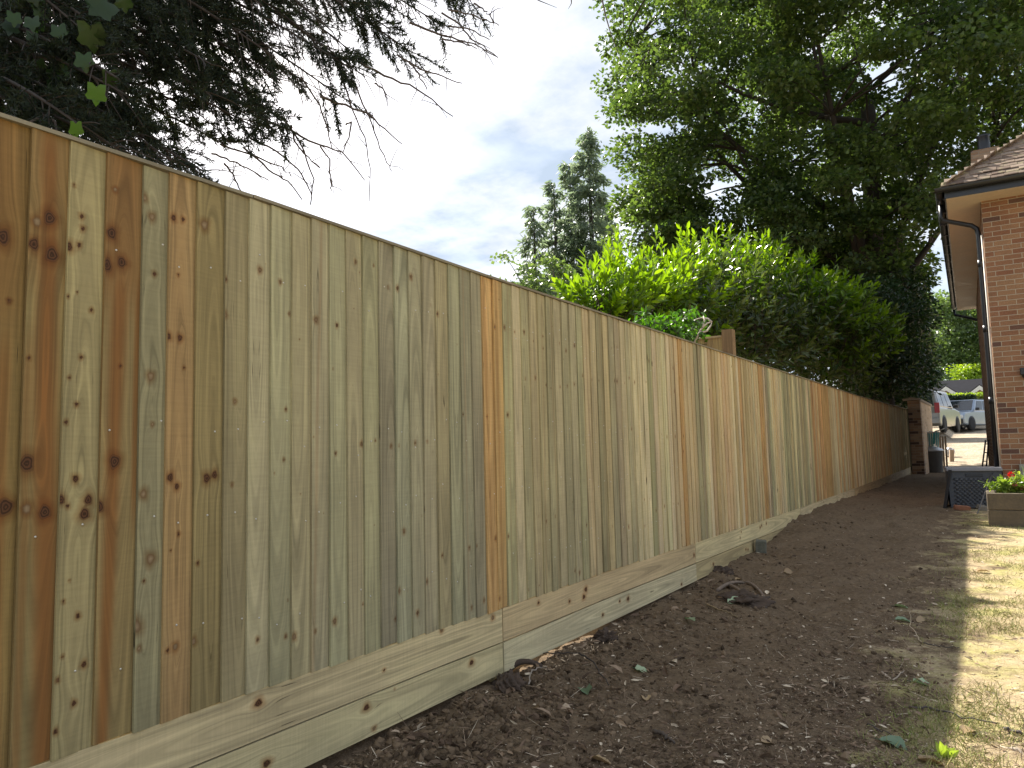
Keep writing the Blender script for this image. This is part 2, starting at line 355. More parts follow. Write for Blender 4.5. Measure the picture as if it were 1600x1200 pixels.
# ------------------------------------------------------------------ wooden boards with grain, knots and heartwood
def board_piece(mb, fn, w, v0, v1, prof, base, seed, knots=(), streaks=(), cath=None, nu=10, nv=120, mi=0):
    """fn(u, v, t) -> xyz; prof(u) -> (front t, back t)"""
    us = np.linspace(0, w, nu + 1); vv = np.linspace(v0, v1, nv + 1)
    U, Vv = np.meshgrid(us, vv, indexing='ij'); U = U.ravel(); Vv = Vv.ravel()
    fr, bk = prof(U)
    def attrs(U, Vv):
        rs = np.random.default_rng(seed)
        wob = (.010 * (vnoise(Vv * 1.4, Vv * 0 + seed, 3) - .5) + .004 * (vnoise(Vv * 5, Vv * 0 + seed, 4) - .5))
        if cath:
            uc, vc, kk = cath; gu = np.sqrt((U - uc + wob) ** 2 + (kk * (Vv - vc)) ** 2 + 1e-6) + .02 * (vnoise(U * 30, Vv * 2, seed) - .5) * .3
        else: gu = U + wob
        kd = np.full(len(U), 6.0); kt = np.zeros(len(U))
        for (ku, kv, r, dk) in knots:
            du = U - ku; dv = Vv - kv
            d = np.sqrt((du / r) ** 2 + (dv / (r * 1.2)) ** 2); th = np.arctan2(dv, du)
            d = d * (1 + .10 * np.sin(3 * th + ku * 90) + .06 * np.sin(5 * th + kv * 50))
            kt = np.where(d < kd, dk, kt); kd = np.minimum(kd, d)
            gu = gu - .9 * du * np.exp(-(du / (2.6 * r)) ** 2 - (dv / (5.5 * r)) ** 2)
        hs = np.zeros(len(U))
        for (ua, ub, wd, amp, va, vb) in streaks:
            t = np.clip((Vv - v0) / (v1 - v0), 0, 1); uc = ua + (ub - ua) * t + .008 * (vnoise(Vv * 2.2, Vv * 0 + seed, 8) - .5)
            wv = wd * (.7 + .6 * vnoise(Vv * 1.7, Vv * 0, seed + 5))
            e = np.exp(-np.abs((U - uc) / wv) ** 3) * amp
            e = e * sst(va - .12, va + .12, Vv) * (1 - sst(vb - .12, vb + .12, Vv)); hs = np.maximum(hs, e)
        so = (seed * 0.731) % 50
        col = np.ones((len(U), 4)); col[:, :3] = np.asarray(base)
        return {'bcol': col, 'gu': gu + so, 'gv': Vv + so * 3, 'su': U + so, 'kd': kd, 'kt': kt, 'hs': hs}
    n = nv + 1
    i, j = np.meshgrid(np.arange(nu), np.arange(nv), indexing='ij'); a = (i * n + j).ravel()
    mb.add(fn(U, Vv, fr), np.stack([a, a + n, a + n + 1, a + 1], -1), mi, None, False, attrs(U, Vv))
    # edges and back
    e = np.array([(0, v0), (w, v0), (w, v1), (0, v1)]); f4, b4 = prof(e[:, 0])
    X = np.concatenate([fn(e[:, 0], e[:, 1], f4), fn(e[:, 0], e[:, 1], b4)])
    at = attrs(np.tile(e[:, 0], 2), np.tile(e[:, 1], 2)); at['kd'][:] = 6; at['bcol'][:, :3] = np.asarray(base) * 1.05
    # the long edges get their own length of grain
    mb.add(X, [(4, 7, 6, 5), (0, 4, 5, 1), (1, 5, 6, 2), (2, 6, 7, 3), (3, 7, 4, 0)], mi, None, False, at)

def jit(c, s=.06):
    c = np.array(c) * (1 + rng.normal(0, s)); return np.clip(c * (1 + rng.normal(0, s * .35, 3)), .02, .8)
GREEN = (.395, .348, .20); TAN = (.56, .435, .235); ORANGE = (.53, .335, .145); GREY = (.40, .345, .205); PALE = (.60, .50, .30); BROWN = (.44, .33, .17)

fence = thing('wooden_fence', 'long tall new featheredge board fence with two gravel boards running down the left side', 'fence', (0, 12, 0))
FO = np.array([0, 12, 0])
def top_z(y): return np.interp(y, [-2, .8, 2.1, 3.1, 4.6, 8, 15, 24.6], [2.056, 2.056, 2.052, 2.034, 2.03, 2.016, 1.99, 2.03])
def join_z(y): return np.interp(y, [-2, 1, 2.5, 3.1, 4.2, 5.9, 9.7, 13.9, 24.6], [.404, .403, .399, .392, .396, .384, .366, .367, .404])
def vert_prof(u): return .020 - .011 * u / .115, (.019 - .0085) - .006 * u / .115

# board edges: measured for the nearest ones, then one exposure after another
edges = [-.62, -.5, -.38, -.26, -.14, -.03, .09, .205, .32, .435, .55, .665, .775]
edges += [onx(p, 700)[1] for p in (27, 90, 151, 211, 253, 298, 344, 382)]
while edges[-1] < 24.35: edges.append(edges[-1] + float(rng.normal(.0917, .003)))
nails_z = (.62, .98, 1.24, 1.79)
zones = [(340, 600, [(.375, .338, .205)] * 5 + [(.35, .32, .20)] * 2), (600, 762, [(.345, .313, .20)] * 5 + [(.35, .31, .185)]), (762, 783, [ORANGE]), (783, 1036, [GREEN, PALE, GREEN, GREY, (.50, .42, .24), (.47, .385, .215), PALE]),
         (1036, 1110, [TAN, ORANGE, PALE, TAN, GREY]), (1110, 1200, [TAN, PALE, TAN, BROWN, ORANGE, TAN]), (1200, 1268, [PALE, GREEN, PALE, TAN, GREY]),
         (1268, 1300, [ORANGE, ORANGE, TAN]), (1300, 1345, [TAN, PALE, ORANGE]), (1345, 1392, [ORANGE, ORANGE, TAN, BROWN]), (1392, 1412, [BROWN, GREY, BROWN]), (1412, 1440, [GREY, GREEN, PALE])]
K = {}   # knots and streaks of the nearest boards, read off the photograph (pixel, pixel, radius, dark)
K[13] = [(55, 347, .010, 0), (76, 341, .014, 1), (50, 382, .013, 1), (80, 398, .016, 1), (40, 724, .017, 1), (70, 800, .014, 1), (40, 795, .010, 0), (43, 560, .004, 1)]
K[12] = [(4, 370, .016, 1), (10, 792, .017, 1), (15, 470, .005, 1)]
K[14] = [(125, 338, .006, 1), (127, 357, .006, 1), (104, 386, .010, 1), (121, 383, .006, 1), (112, 290, .004, 1), (103, 464, .004, 1), (142, 485, .005, 1), (118, 457, .003, 1), (125, 558, .005, 1), (106, 590, .004, 1), (118, 632, .005, 1), (101, 660, .005, 1), (117, 748, .008, 1), (93, 781, .010, 1), (104, 791, .005, 1), (138, 781, .011, 1), (132, 803, .013, 1), (122, 962, .006, 1), (132, 1038, .007, 1), (98, 940, .004, 1), (97, 1025, .004, 1), (89, 1062, .005, 1), (116, 1098, .006, 1), (86, 1142, .006, 1), (108, 907, .003, 1)]
K[15] = [(172, 365, .014, 1), (164, 415, .015, 1), (189, 410, .013, 1), (178, 297, .006, 0), (178, 721, .015, 1), (152, 792, .014, 1), (187, 572, .004, 1)]
K[16] = [(224, 310, .008, 0), (236, 339, .009, 0), (240, 428, .006, 1), (234, 588, .010, 0), (222, 772, .010, 0), (234, 873, .012, 0), (210, 979, .014, 0), (223, 908, .004, 1), (215, 1013, .006, 0), (237, 663, .005, 0)]
K[17] = [(269, 341, .008, 1), (285, 343, .006, 1), (261, 526, .008, 1), (280, 528, .008, 1), (277, 430, .004, 1), (264, 746, .010, 1), (275, 760, .008, 1), (278, 834, .005, 1), (265, 860, .003, 1), (273, 1010, .008, 0), (260, 1016, .005, 1), (287, 575, .004, 1)]
K[18] = [(318, 352, .012, 0), (322, 747, .012, 1), (335, 742, .010, 1), (307, 880, .005, 1), (300, 1002, .008, 0)]
K[19] = [(350, 437, .006, 1), (349, 492, .008, 0), (361, 757, .005, 0), (366, 627, .006, 0)]
S = {11: [(.05, .05, .08, .6, .3, 2.2)], 12: [(.055, .03, .034, .95, .3, 2.1), (.105, .1, .02, .7, .3, 1.5), (.05, .05, .09, .55, 1.5, 2.3)], 13: [(.078, .045, .030, 1.0, .2, 2.1), (.10, .02, .012, .7, 1.55, 2.1), (.01, .015, .012, .6, .3, 1.5), (.05, .05, .09, .55, 1.62, 2.3)], 15: [(.022, .055, .026, .95, .2, 1.75), (.10, .105, .010, .85, 1.0, 1.75), (.05, .05, .08, .7, 1.60, 2.3)], 17: [(.05, .03, .05, .22, .2, 2.3)]}  # broad top streaks also put the overhanging tree's shade into the wood
BASE = {11: (.31, .20, .08), 12: (.28, .19, .07), 13: (.28, .22, .095), 14: (.36, .30, .152), 15: (.29, .215, .095), 16: (.29, .26, .15), 17: (.41, .28, .13), 18: (.30, .235, .108), 19: (.31, .26, .145)}
RAILM = plain('rail_timber', (.36, .30, .18), .8, 0, .2, 6, .4)
far_mb = MB(); seg_h = []; pack = 0; kh = []
vis = 0
for b in range(len(edges) - 1):
    y0 = edges[b]; w = max(.115, edges[b + 1] - y0 + .022); yc = y0 + .05
    if y0 < -.1: continue
    px, _, dep = proj((0, yc, 1.2))
    if pack <= 0:
        pack = int(rng.integers(4, 9)); kh = list(rng.uniform(.45, 1.95, int(rng.integers(4, 7)))); tint = rng.normal(1, .05); cv = rng.uniform(.6, 1.9); cmode = rng.random() < .55
    pack -= 1
    base = BASE.get(b)
    if base is None:
        zc = [GREEN]
        for (a, c, L) in zones:
            if a <= px < c: zc = L
        base = jit(zc[int(rng.integers(len(zc)))], .07) * tint
    else: base = np.array(base)
    z0 = float(join_z(yc)) + float(rng.normal(0, .002)); z1 = float(top_z(yc)) - .004 - abs(float(rng.normal(0, .002)))
    kn = []
    if b in K:
        for (kx, ky, r, dk) in K[b]:
            q = onx(kx, ky, .012); kn.append((q[1] - y0, q[2], r, dk))
    else:
        uk = rng.uniform(.015, .08)
        for h in kh:
            if rng.random() < .5: kn.append((float(np.clip(uk + rng.normal(0, .02), .006, .086)), h + rng.normal(0, .012), float(rng.uniform(.0035, .0085)), float(np.clip(rng.normal(.45, .3), 0, 1))))
        for _ in range(int(rng.integers(1, 4))): kn.append((rng.uniform(.005, .085), rng.uniform(.45, 1.95), rng.uniform(.0015, .0035), .8))
    st = S.get(b, [])
    if not st and b not in K:
        if base[0] > 2.9 * base[2] and rng.random() < .8: st = [(rng.uniform(0, .09), rng.uniform(0, .09), .014, .5, .3, 2.2)]
        elif rng.random() < .12: st = [(rng.uniform(0, .09), rng.uniform(0, .09), .008, .35, .3, 2.2)]
    cath = (rng.uniform(.02, .075), cv + rng.normal(0, .05), rng.uniform(.03, .06)) if (cmode or b in (13, 15)) else None
    if b == 13: cath = (.05, 1.45, .05)
    if b == 15: cath = (.055, 1.42, .05)
    near = vis < 100
    m = MB() if near else far_mb
    o = FO if True else 0
    lean = float(rng.normal(0, .0015)); slew = float(rng.normal(0, .0018))
    fn = lambda U, Vv, t, y0=y0, lean=lean, slew=slew: np.stack([t + lean * (Vv - 1.2), y0 + U - FO[1] + slew * (Vv - 1.2), Vv], -1)
    step = 1.0 if dep < 3 else (1.6 if dep < 6 else 3.0)
    board_piece(m, fn, w, z0, z1, vert_prof, base, b * 7 + 3, kn, st, cath, max(3, int(w / .0058 / step)), max(30, int((z1 - z0) / .0085 / step)))
    if dep < 6:
        for zn in nails_z:
            for _ in range(1 if rng.random() < .75 else 0):
                u = rng.uniform(.025, .08); zc_ = zn + rng.normal(0, .035); tt = vert_prof(u)[0] + lean * (zc_ - 1.2)
                m.lathe([(.0036, -.001), (.0034, .0012), (.0012, .0022)], (tt, y0 + u - FO[1], zc_), 7, 1, [[0, 0, 1], [0, 1, 0], [-1, 0, 0]])
    if near: m.build('board', [WOOD, STEEL], fence); vis += 1
tag(far_mb.build('board', [WOOD, STEEL], fence), kind='stuff')
# capping strips
cy = [-1.5, 1.62, 3.02, 5.95, 8.95, 11.95, 14.95, 17.95, 20.95, 24.42]
for a, b in zip(cy[:-1], cy[1:]):
    m = MB(); za, zb = float(top_z(a)) + float(rng.normal(0, .002)), float(top_z(b)) + float(rng.normal(0, .002)); L = b - a - .004
    fn = lambda U, Vv, t, a=a, za=za, zb=zb, b=b: np.stack([.026 - U, Vv - FO[1], za + (zb - za) * (Vv - a) / (b - a) + t - .004], -1)
    board_piece(m, fn, .062, a, a + L, lambda u: (.011 + 0 * u, 0 * u), jit((.25, .215, .15)), 900 + int(a * 3), (), (), None, 4, 40)
    m.build('capping_rail', WOOD, fence)
# gravel boards
def gravel(a, b, z0f, z1f, base, seed, knots, vc, x=.013, st=()):
    m = MB()
    def fn(U, Vv, t):
        zl = z0f(Vv); zh = z1f(Vv); return np.stack([x + t, Vv - FO[1], zl + (zh - zl) * U / .16], -1)
    board_piece(m, fn, .16, a, b - .004, lambda u: (0 * u, -.024 + 0 * u), base, seed, knots, st, (.08, vc, .035), 18, int((b - a) / (.012 if a < 6 else .05)))
    m.build('gravel_board', WOOD, fence)
mid = lambda y: join_z(y) - .160
low = lambda y: np.interp(y, [-2, 3, 6, 25], [.082, .086, .088, .05])
GB = [(-1.2, 3.105), (3.109, 5.895), (5.90, 9.70), (9.71, 13.86), (13.87, 19.1), (19.11, 24.3)]
gcol = [(.58, .475, .275), (.60, .455, .26), (.62, .52, .30), (.63, .525, .32), (.52, .40, .22), (.58, .48, .31)]
gcol2 = [(.57, .48, .275), (.60, .53, .325), (.48, .38, .21), (.48, .38, .21), (.45, .35, .2), (.45, .35, .2)]
for q, (a, b) in enumerate(GB):
    kn = [(rng.uniform(.03, .13), rng.uniform(a, b), rng.uniform(.008, .014), 1) for _ in range(5)]
    kn2 = [(rng.uniform(.03, .13), rng.uniform(a, b), rng.uniform(.008, .014), 1) for _ in range(4)]
    if q == 0:
        def kp(px, py):
            p = onx(px, py, .013); zt = float(join_z(p[1]))
            return ((p[2] - (zt - .16)), p[1]) if p[2] > zt - .16 else ((p[2] - .085) / (zt - .16 - .085) * .16, p[1])
        kn = [(*kp(404, 1098), .012, 1), (*kp(600, 1047), .006, 1), (*kp(690, 985), .008, 0), (*kp(770, 965), .010, 0)]
        kn2 = [(*kp(573, 1104), .012, 1), (*kp(737, 1034), .012, 1), (*kp(585, 1138), .008, 0), (*kp(417, 1192), .012, 1), (*kp(617, 1075), .004, 1)]
    gravel(a, b, lambda y: join_z(y) - .158, lambda y: join_z(y) - .001, jit(gcol[q], .02), 300 + q, kn, a + (b - a) * (.85 if q == 0 else .35))
    gravel(a, b, low, lambda y: join_z(y) - .1640, jit(gcol2[q], .02), 330 + q, kn2, a + (b - a) * .55, .0145 if q % 2 else .012)
# unseen arris rails added behind the boards to block leaking sun
for zr_ in (.395, 1.16, 1.80):
    for a, b in zip(cy[:-1], cy[1:]):
        m = MB(); m.prism([(-.016, zr_ - .045), (-.016, zr_ + .045), (-.07, zr_ + .01), (-.07, zr_ - .01)], a - FO[1], b - FO[1] - .004, 'y'); m.build('light_block_rail', RAILM, fence)
# posts behind the boards
for y in (-.3, 3.1, 5.9, 8.9, 11.9, 14.9, 17.9, 20.9, 24.2):
    m = MB(); fn = lambda U, Vv, t, y=y: np.stack([-.0 - .118 + t, y - .05 + U - FO[1], Vv], -1)
    board_piece(m, fn, .1, -.1, 1.98, lambda u: (.09 + 0 * u, 0 * u), jit(TAN), 700 + int(y * 3), (), (), None, 3, 12)
    m.build('post', WOOD, fence)

# short return fence behind, with its tall post
ret = thing('wooden_fence', 'short side fence with a brown post behind the long fence below the laurel', 'fence', (-.3, 6.8, 0))
pp = onx(1139, 540, -.16); RY = pp[1]
m = MB()
zt = onx(1139, 516, -.16)[2]
fn = lambda U, Vv, t: np.stack([-.16 - .055 + U + .3, RY - .05 - t - 6.8 + .1, Vv], -1)
board_piece(m, fn, .11, 0, zt, lambda u: (.1 + 0 * u, 0 * u), (.23, .15, .08), 811, [(.05, 2.1, .008, 1)], [], None, 5, 40)
m.build('post', WOOD, ret)
for q in range(16):
    m = MB(); x1 = -.225 - q * .098
    fn = lambda U, Vv, t, x1=x1: np.stack([x1 - U + .3, RY - t - 6.8, Vv], -1)
    board_piece(m, fn, .112, .1, zt - .075, lambda u: (.02 - .013 * u / .112, .005 + 0 * u), jit((.40, .29, .14)), 820 + q, [(.05, 2.0, .006, 1)], [], None, 5, 40)
    m.build('board', WOOD, ret)
m = MB(); m.box((-1.05 + .3, RY - 6.8 - .005, zt - .062), (1.64, .05, .02)); m.build('capping_rail', plain('cut_pine', (.42, .32, .18), .7), ret)

# ------------------------------------------------------------------ foliage helpers
def strips(mb, P, Dr, L, Wd, roll=None, fa=None, mi=0, taper=.35):
    P = np.asarray(P, float); n = len(P); Dr = unit(Dr); L = np.broadcast_to(L, (n,))[:, None]; Wd = np.broadcast_to(Wd, (n,))[:, None]
    rv = rng.normal(size=(n, 3)) if roll is None else roll
    sd = unit(np.cross(Dr, rv)); md = P + Dr * L * .45
    V = np.stack([P - sd * Wd * .25, P + sd * Wd * .25, md + sd * Wd * .5, P + Dr * L + sd * Wd * taper * .3, P + Dr * L - sd * Wd * taper * .3, md - sd * Wd * .5], 1).reshape(-1, 3)
    a = np.arange(n)[:, None] * 6
    F = np.concatenate([a + [0, 1, 2, 5], a + [5, 2, 3, 4]])
    fa = rng.random(n) if fa is None else fa
    mb.add(V, F, mi, np.concatenate([fa, fa]))
def leaves(mb, P, Dr, N, L, Wd, fold=.18, fa=None, mi=0, curl=.12):
    """pointed oval leaves, creased along the midrib"""
    P = np.asarray(P, float); n = len(P); Dr = unit(Dr); L = np.broadcast_to(L, (n,))[:, None]; Wd = np.broadcast_to(Wd, (n,))[:, None]
    sd = unit(np.cross(Dr, N)); N = np.cross(sd, Dr)
    at = lambda t, s_, h: P + Dr * L * t + sd * Wd * .5 * s_ + N * (Wd * fold * abs(s_) - L * curl * t * t + h * L)
    V = np.stack([at(0, 0, 0), at(.3, -.85, 0), at(.68, -.75, 0), at(1, 0, 0), at(.68, .75, 0), at(.3, .85, 0), at(.45, 0, 0)], 1).reshape(-1, 3)
    a = np.arange(n)[:, None] * 7
    F = [np.concatenate([a + [0, 6, 2, 1], a + [6, 3, 2, 2]])[:0]]
    Q = np.concatenate([a + [0, 6, 2, 1], a + [0, 5, 4, 6]]); T = np.concatenate([a + [6, 3, 2], a + [6, 4, 3]])
    fa = rng.random(n) if fa is None else np.broadcast_to(fa, (n,))
    mb.add(V, Q, mi, np.concatenate([fa, fa])); k = mb.n - len(V)
    mb.F.append((T + k, mi, False, np.concatenate([fa, fa])))
def broad(mb, P, Dr, N, L, Wd, fa=None, mi=0, heart=.16, cup=.12, jag=.05, lobe=0.0):
    """broad heart shaped leaves with a rounded, slightly uneven outline"""
    P = np.asarray(P, float); n = len(P); Dr = unit(Dr); sd = unit(np.cross(Dr, N)); N = np.cross(sd, Dr)
    L = np.broadcast_to(L, (n,)); Wd = np.broadcast_to(Wd, (n,)); fa = rng.random(n) if fa is None else np.broadcast_to(fa, (n,))
    k = 18; t = np.arange(k) * 2 * math.pi / k
    for q in range(n):
        ra = 1 + jag * rng.normal(size=k)
        ax = (.5 - .5 * np.cos(t)) - heart * np.exp(-((np.minimum(t, 2 * math.pi - t) - .55) / .35) ** 2); ly = np.sin(t) * (1 - .35 * (.5 - .5 * np.cos(t)) ** 2) * .55 * ra
        q5 = 1 + lobe * np.cos(5 * (t - math.pi)); ax = .45 + (ax - .45) * q5; ly = ly * q5
        h = cup * np.abs(ly) - .18 * ax ** 2 + .03 * rng.normal(size=k)
        V = P[q] + Dr[q] * (ax * L[q])[:, None] + sd[q] * (ly * Wd[q] * 1.1)[:, None] + N[q] * (h * L[q])[:, None]
        mid_ = P[q] + Dr[q] * L[q] * np.array([.12, .45, .75])[:, None] - N[q] * (L[q] * .18 * np.array([.014, .2, .56]))[:, None]
        V = np.concatenate([V, mid_]); F = []
        for j in range(k):
            c = k if ax[j] < .3 else (k + 1 if ax[j] < .65 else k + 2); j2 = (j + 1) % k; c2 = k if ax[j2] < .3 else (k + 1 if ax[j2] < .65 else k + 2)
            F.append((j, j2, c))
            if c2 != c: F.append((j2, c2, c))
        mb.add(V, F, mi, fa[q], True)
def diamonds(mb, P, Dr, N, L, Wd, fa=None, mi=0):
    P = np.asarray(P, float); n = len(P); Dr = unit(Dr); L = np.broadcast_to(L, (n,))[:, None]; Wd = np.broadcast_to(Wd, (n,))[:, None]
    sd = unit(np.cross(Dr, N)); N = np.cross(sd, Dr)
    V = np.stack([P, P + Dr * L * .45 + sd * Wd * .5 + N * Wd * .12, P + Dr * L, P + Dr * L * .45 - sd * Wd * .5 + N * Wd * .12], 1).reshape(-1, 3)
    a = np.arange(n)[:, None] * 4; fa = rng.random(n) if fa is None else fa
    mb.add(V, np.concatenate([a + [0, 1, 2], a + [0, 2, 3]]), mi, np.concatenate([fa, fa]))
def rdir(n): return unit(rng.normal(size=(n, 3)))
def bez(a, b, c, n):
    t = np.linspace(0, 1, n)[:, None]; return (1 - t) ** 2 * np.asarray(a) + 2 * t * (1 - t) * np.asarray(b) + t * t * np.asarray(c)
def inball(n, lo=0.0): 
    r = (lo ** 3 + (1 - lo ** 3) * rng.random(n)) ** (1 / 3); return rdir(n) * r[:, None]

def clump_tree(root, base, trunk_top, tr, centers, cr, nleaf, lsize, lmat, bark, limbs=8, flat=.4, up=.55, lw=.9, fork=.45):
    """tapered trunk, ascending limbs, a branch to each leaf clump; leaves in flattened clumps"""
    O = np.array(root.location)
    base = np.asarray(base) - O; top = np.asarray(trunk_top) - O; C = np.asarray(centers) - O
    t = MB(); tp = bez(base, (base + top) / 2 + rng.normal(0, tr, 3) * [1, 1, 0], top, 14)
    t.tube(tp, np.linspace(tr, tr * .45, 14) * (1 + .5 * np.exp(-np.linspace(0, 14, 14))), 9); 
    nodes = [tp[5:]]
    idx = rng.permutation(len(C))[:limbs]
    for q in idx:
        s = tp[int(rng.integers(int(14 * fork), 13))]; e = C[q]
        m_ = s * .45 + e * .55 + [0, 0, -.12 * np.linalg.norm(e - s) * (1 if e[2] > s[2] else -.5)]
        P = bez(s, m_, e, 12); L = np.linalg.norm(e - s)
        t.tube(P, np.linspace(tr * .30, tr * .05, 12), 6, cap=False); nodes.append(P[2:])
    N = np.concatenate(nodes)
    lf = MB()
    for e, r in zip(C, np.broadcast_to(cr, (len(C),))):
        d = np.linalg.norm(N - e, axis=1) + 1.2 * np.maximum(0, N[:, 2] - e[2]); s = N[np.argmin(d)]; L = np.linalg.norm(e - s)
        if L > .25: t.tube(bez(s, (s + e) / 2 + [0, 0, .12 * L], e, 6), np.linspace(max(.012, .012 * L + .01), .007, 6), 4, cap=False)
        n = int(nleaf * rng.uniform(.6, 1.3)); B = inball(n, .25); B[:, 2] = np.where(B[:, 2] > 0, B[:, 2], B[:, 2] * .8)
        P = e + B * [r, r, r * flat] + np.stack([0 * B[:, 0], 0 * B[:, 0], -.22 * r * (B[:, 0] ** 2 + B[:, 1] ** 2)], -1)
        out = unit(B * [1, 1, .3] + rng.normal(0, .55, (n, 3))); out[:, 2] -= .25
        Nn = unit(rng.normal(0, .55, (n, 3)) + [0, 0, up * 2])
        diamonds(lf, P, out, Nn, lsize * rng.uniform(.7, 1.25, n), lsize * lw * rng.uniform(.7, 1.2, n), np.clip(rng.normal(.45, .22, n) + rng.normal(0, .12), 0, 1))
    t.build('trunk', bark, root)
    lf.build('crown', lmat, root)

def ell_centers(c, rad, n, lo=.35, zmin=-9, clip=None):
    out = []
    while len(out) < n:
        b = inball(1, lo)[0]
        if b[2] < zmin: continue
        p = np.asarray(c) + b * np.asarray(rad)
        if clip is None or clip(p): out.append(p)
    return np.array(out)

# ------------------------------------------------------------------ big sycamore behind the laurel
dS = 25.0
bp = D(1345, 640, dS); bp[2] = float(gz(bp[0], bp[1]))
syc = thing('sycamore_tree', 'huge broad green sycamore towering behind the laurel and the fence', 'tree', bp)
cc = D(1335, 70, dS)
C1 = ell_centers(cc, (8.4, 7.0, 8.0), 385, .45, -.92)
C2 = np.concatenate([ell_centers(cc, (6.0, 5.0, 6.0), 70, .0, -.9), [D(rng.uniform(1020, 1430), rng.uniform(300, 430), rng.uniform(22.5, 28)) for _ in range(42)] + [D(rng.uniform(985, 1075), rng.uniform(225, 385), rng.uniform(23, 27)) for _ in range(26)]])
keep = [p for p in np.concatenate([C1, C2])]
keep = np.array(keep)
clump_tree(syc, bp, D(1355, 150, dS), .48, keep, rng.uniform(.7, 1.25, len(keep)), 340, .155, L_SYC, BARK_D, 16, .38, .5, .95, .35)

# ------------------------------------------------------------------ laurel hedge bush, bright at the top
def laurel(root, centers, rad, nsh, lmat, L0=.13):
    O = np.array(root.location); lf = MB(); st = MB()
    for c, r in zip(centers, rad):
        c = np.asarray(c) - O
        for _ in range(nsh):
            b = inball(1, .55)[0]; b[2] = abs(b[2]) if rng.random() < .8 else b[2]
            s = c + b * r; dr = unit(b * [1, 1, .6] + [0, 0, .75] + rng.normal(0, .3, 3)); Ls = rng.uniform(.2, .5) * (1.7 if rng.random() < .12 else 1)
            e = s + dr * Ls; st.tube(np.stack([s - dr * .35 - [0, 0, .1], s, e]), [.008, .006, .003], 4, cap=False)
            n = int(rng.integers(9, 15)); t = np.linspace(.05, 1, n); ang = np.arange(n) * 2.4 + rng.random() * 6
            u = unit(np.cross(dr, [.3, .2, 1])); w = np.cross(dr, u)
            od = np.cos(ang)[:, None] * u + np.sin(ang)[:, None] * w
            ld = unit(od * (1.15 - .75 * t[:, None]) + dr * (.45 + .9 * t[:, None]) + rng.normal(0, .16, (n, 3)))
            N = unit(np.cross(np.cross(ld, dr), ld) + rng.normal(0, .2, (n, 3)))
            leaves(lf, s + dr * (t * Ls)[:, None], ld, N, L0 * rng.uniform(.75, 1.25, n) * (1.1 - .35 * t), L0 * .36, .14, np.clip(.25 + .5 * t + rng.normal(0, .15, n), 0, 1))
        n = int(330 * r * r); B = inball(n, .0) * r * .95                      # inner leaves, toned darker to put shade inside the bush
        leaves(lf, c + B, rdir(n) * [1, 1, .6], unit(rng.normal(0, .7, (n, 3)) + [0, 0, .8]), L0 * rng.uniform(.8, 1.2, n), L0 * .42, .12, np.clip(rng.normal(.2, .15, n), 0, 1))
    st.build('stem', BARK_D, root); lf.build('foliage', lmat, root)
# (pixel x, pixel y, depth, radius)
LB = [(930, 505, 10.5, .5), (960, 498, 11.2, .65), (995, 498, 12.0, .75), (1035, 489, 13.0, .9), (1075, 478, 14.0, 1.0), (1115, 467, 15.0, 1.1), (1150, 461, 15.8, 1.15), (1190, 470, 16.4, 1.1), (1225, 483, 17.2, 1.1), (1260, 491, 17.8, 1.05), (1300, 518, 18.6, 1.0), (1335, 537, 20.0, .9), (1365, 540, 21.5, .7),
      (1000, 520, 12.2, .7), (1050, 520, 13.2, .9), (1110, 500, 14.6, 1.0), (1170, 500, 15.9, 1.1), (1230, 515, 17.2, 1.1), (1290, 540, 18.5, 1.0)]
lau = thing('laurel_bush', 'large bright green cherry laurel with glossy upright shoots rising above the fence', 'bush', (*D(1130, 600, 15)[:2], .1))
LB = [(a, b, c * 1.1, d * 1.1) if 1090 < a < 1240 else ((a, b - 8, c * .97, d) if a >= 1240 else (a, b, c, d)) for a, b, c, d in LB]
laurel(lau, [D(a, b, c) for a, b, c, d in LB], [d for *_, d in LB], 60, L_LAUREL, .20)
LB2 = [(1230, 540, 17.0, 1.3), (1290, 540, 18.5, 1.4), (1180, 530, 16.0, 1.3), (1330, 560, 20.5, 1.3), (1270, 570, 18.5, 1.2), (1300, 590, 20.5, 1.2), (1200, 560, 16.5, 1.2), (1150, 510, 15.3, 1.2), (1100, 505, 14.3, 1.1), (1345, 600, 22, 1.0), (1050, 505, 13.2, 1.0), (1365, 570, 23, .9), (1130, 540, 15.0, 1.1), (1080, 535, 14.0, 1.0), (1010, 530, 12.4, .6)]
lau2 = thing('laurel_bush', 'darker shaded laurel with yellowish leaves below and right of the bright laurel', 'bush', (*D(1270, 640, 18.5)[:2], .1))
laurel(lau2, [D(a, b, c) for a, b, c, d in LB2], [d for *_, d in LB2], 56, L_LAUREL_SHADE, .19)

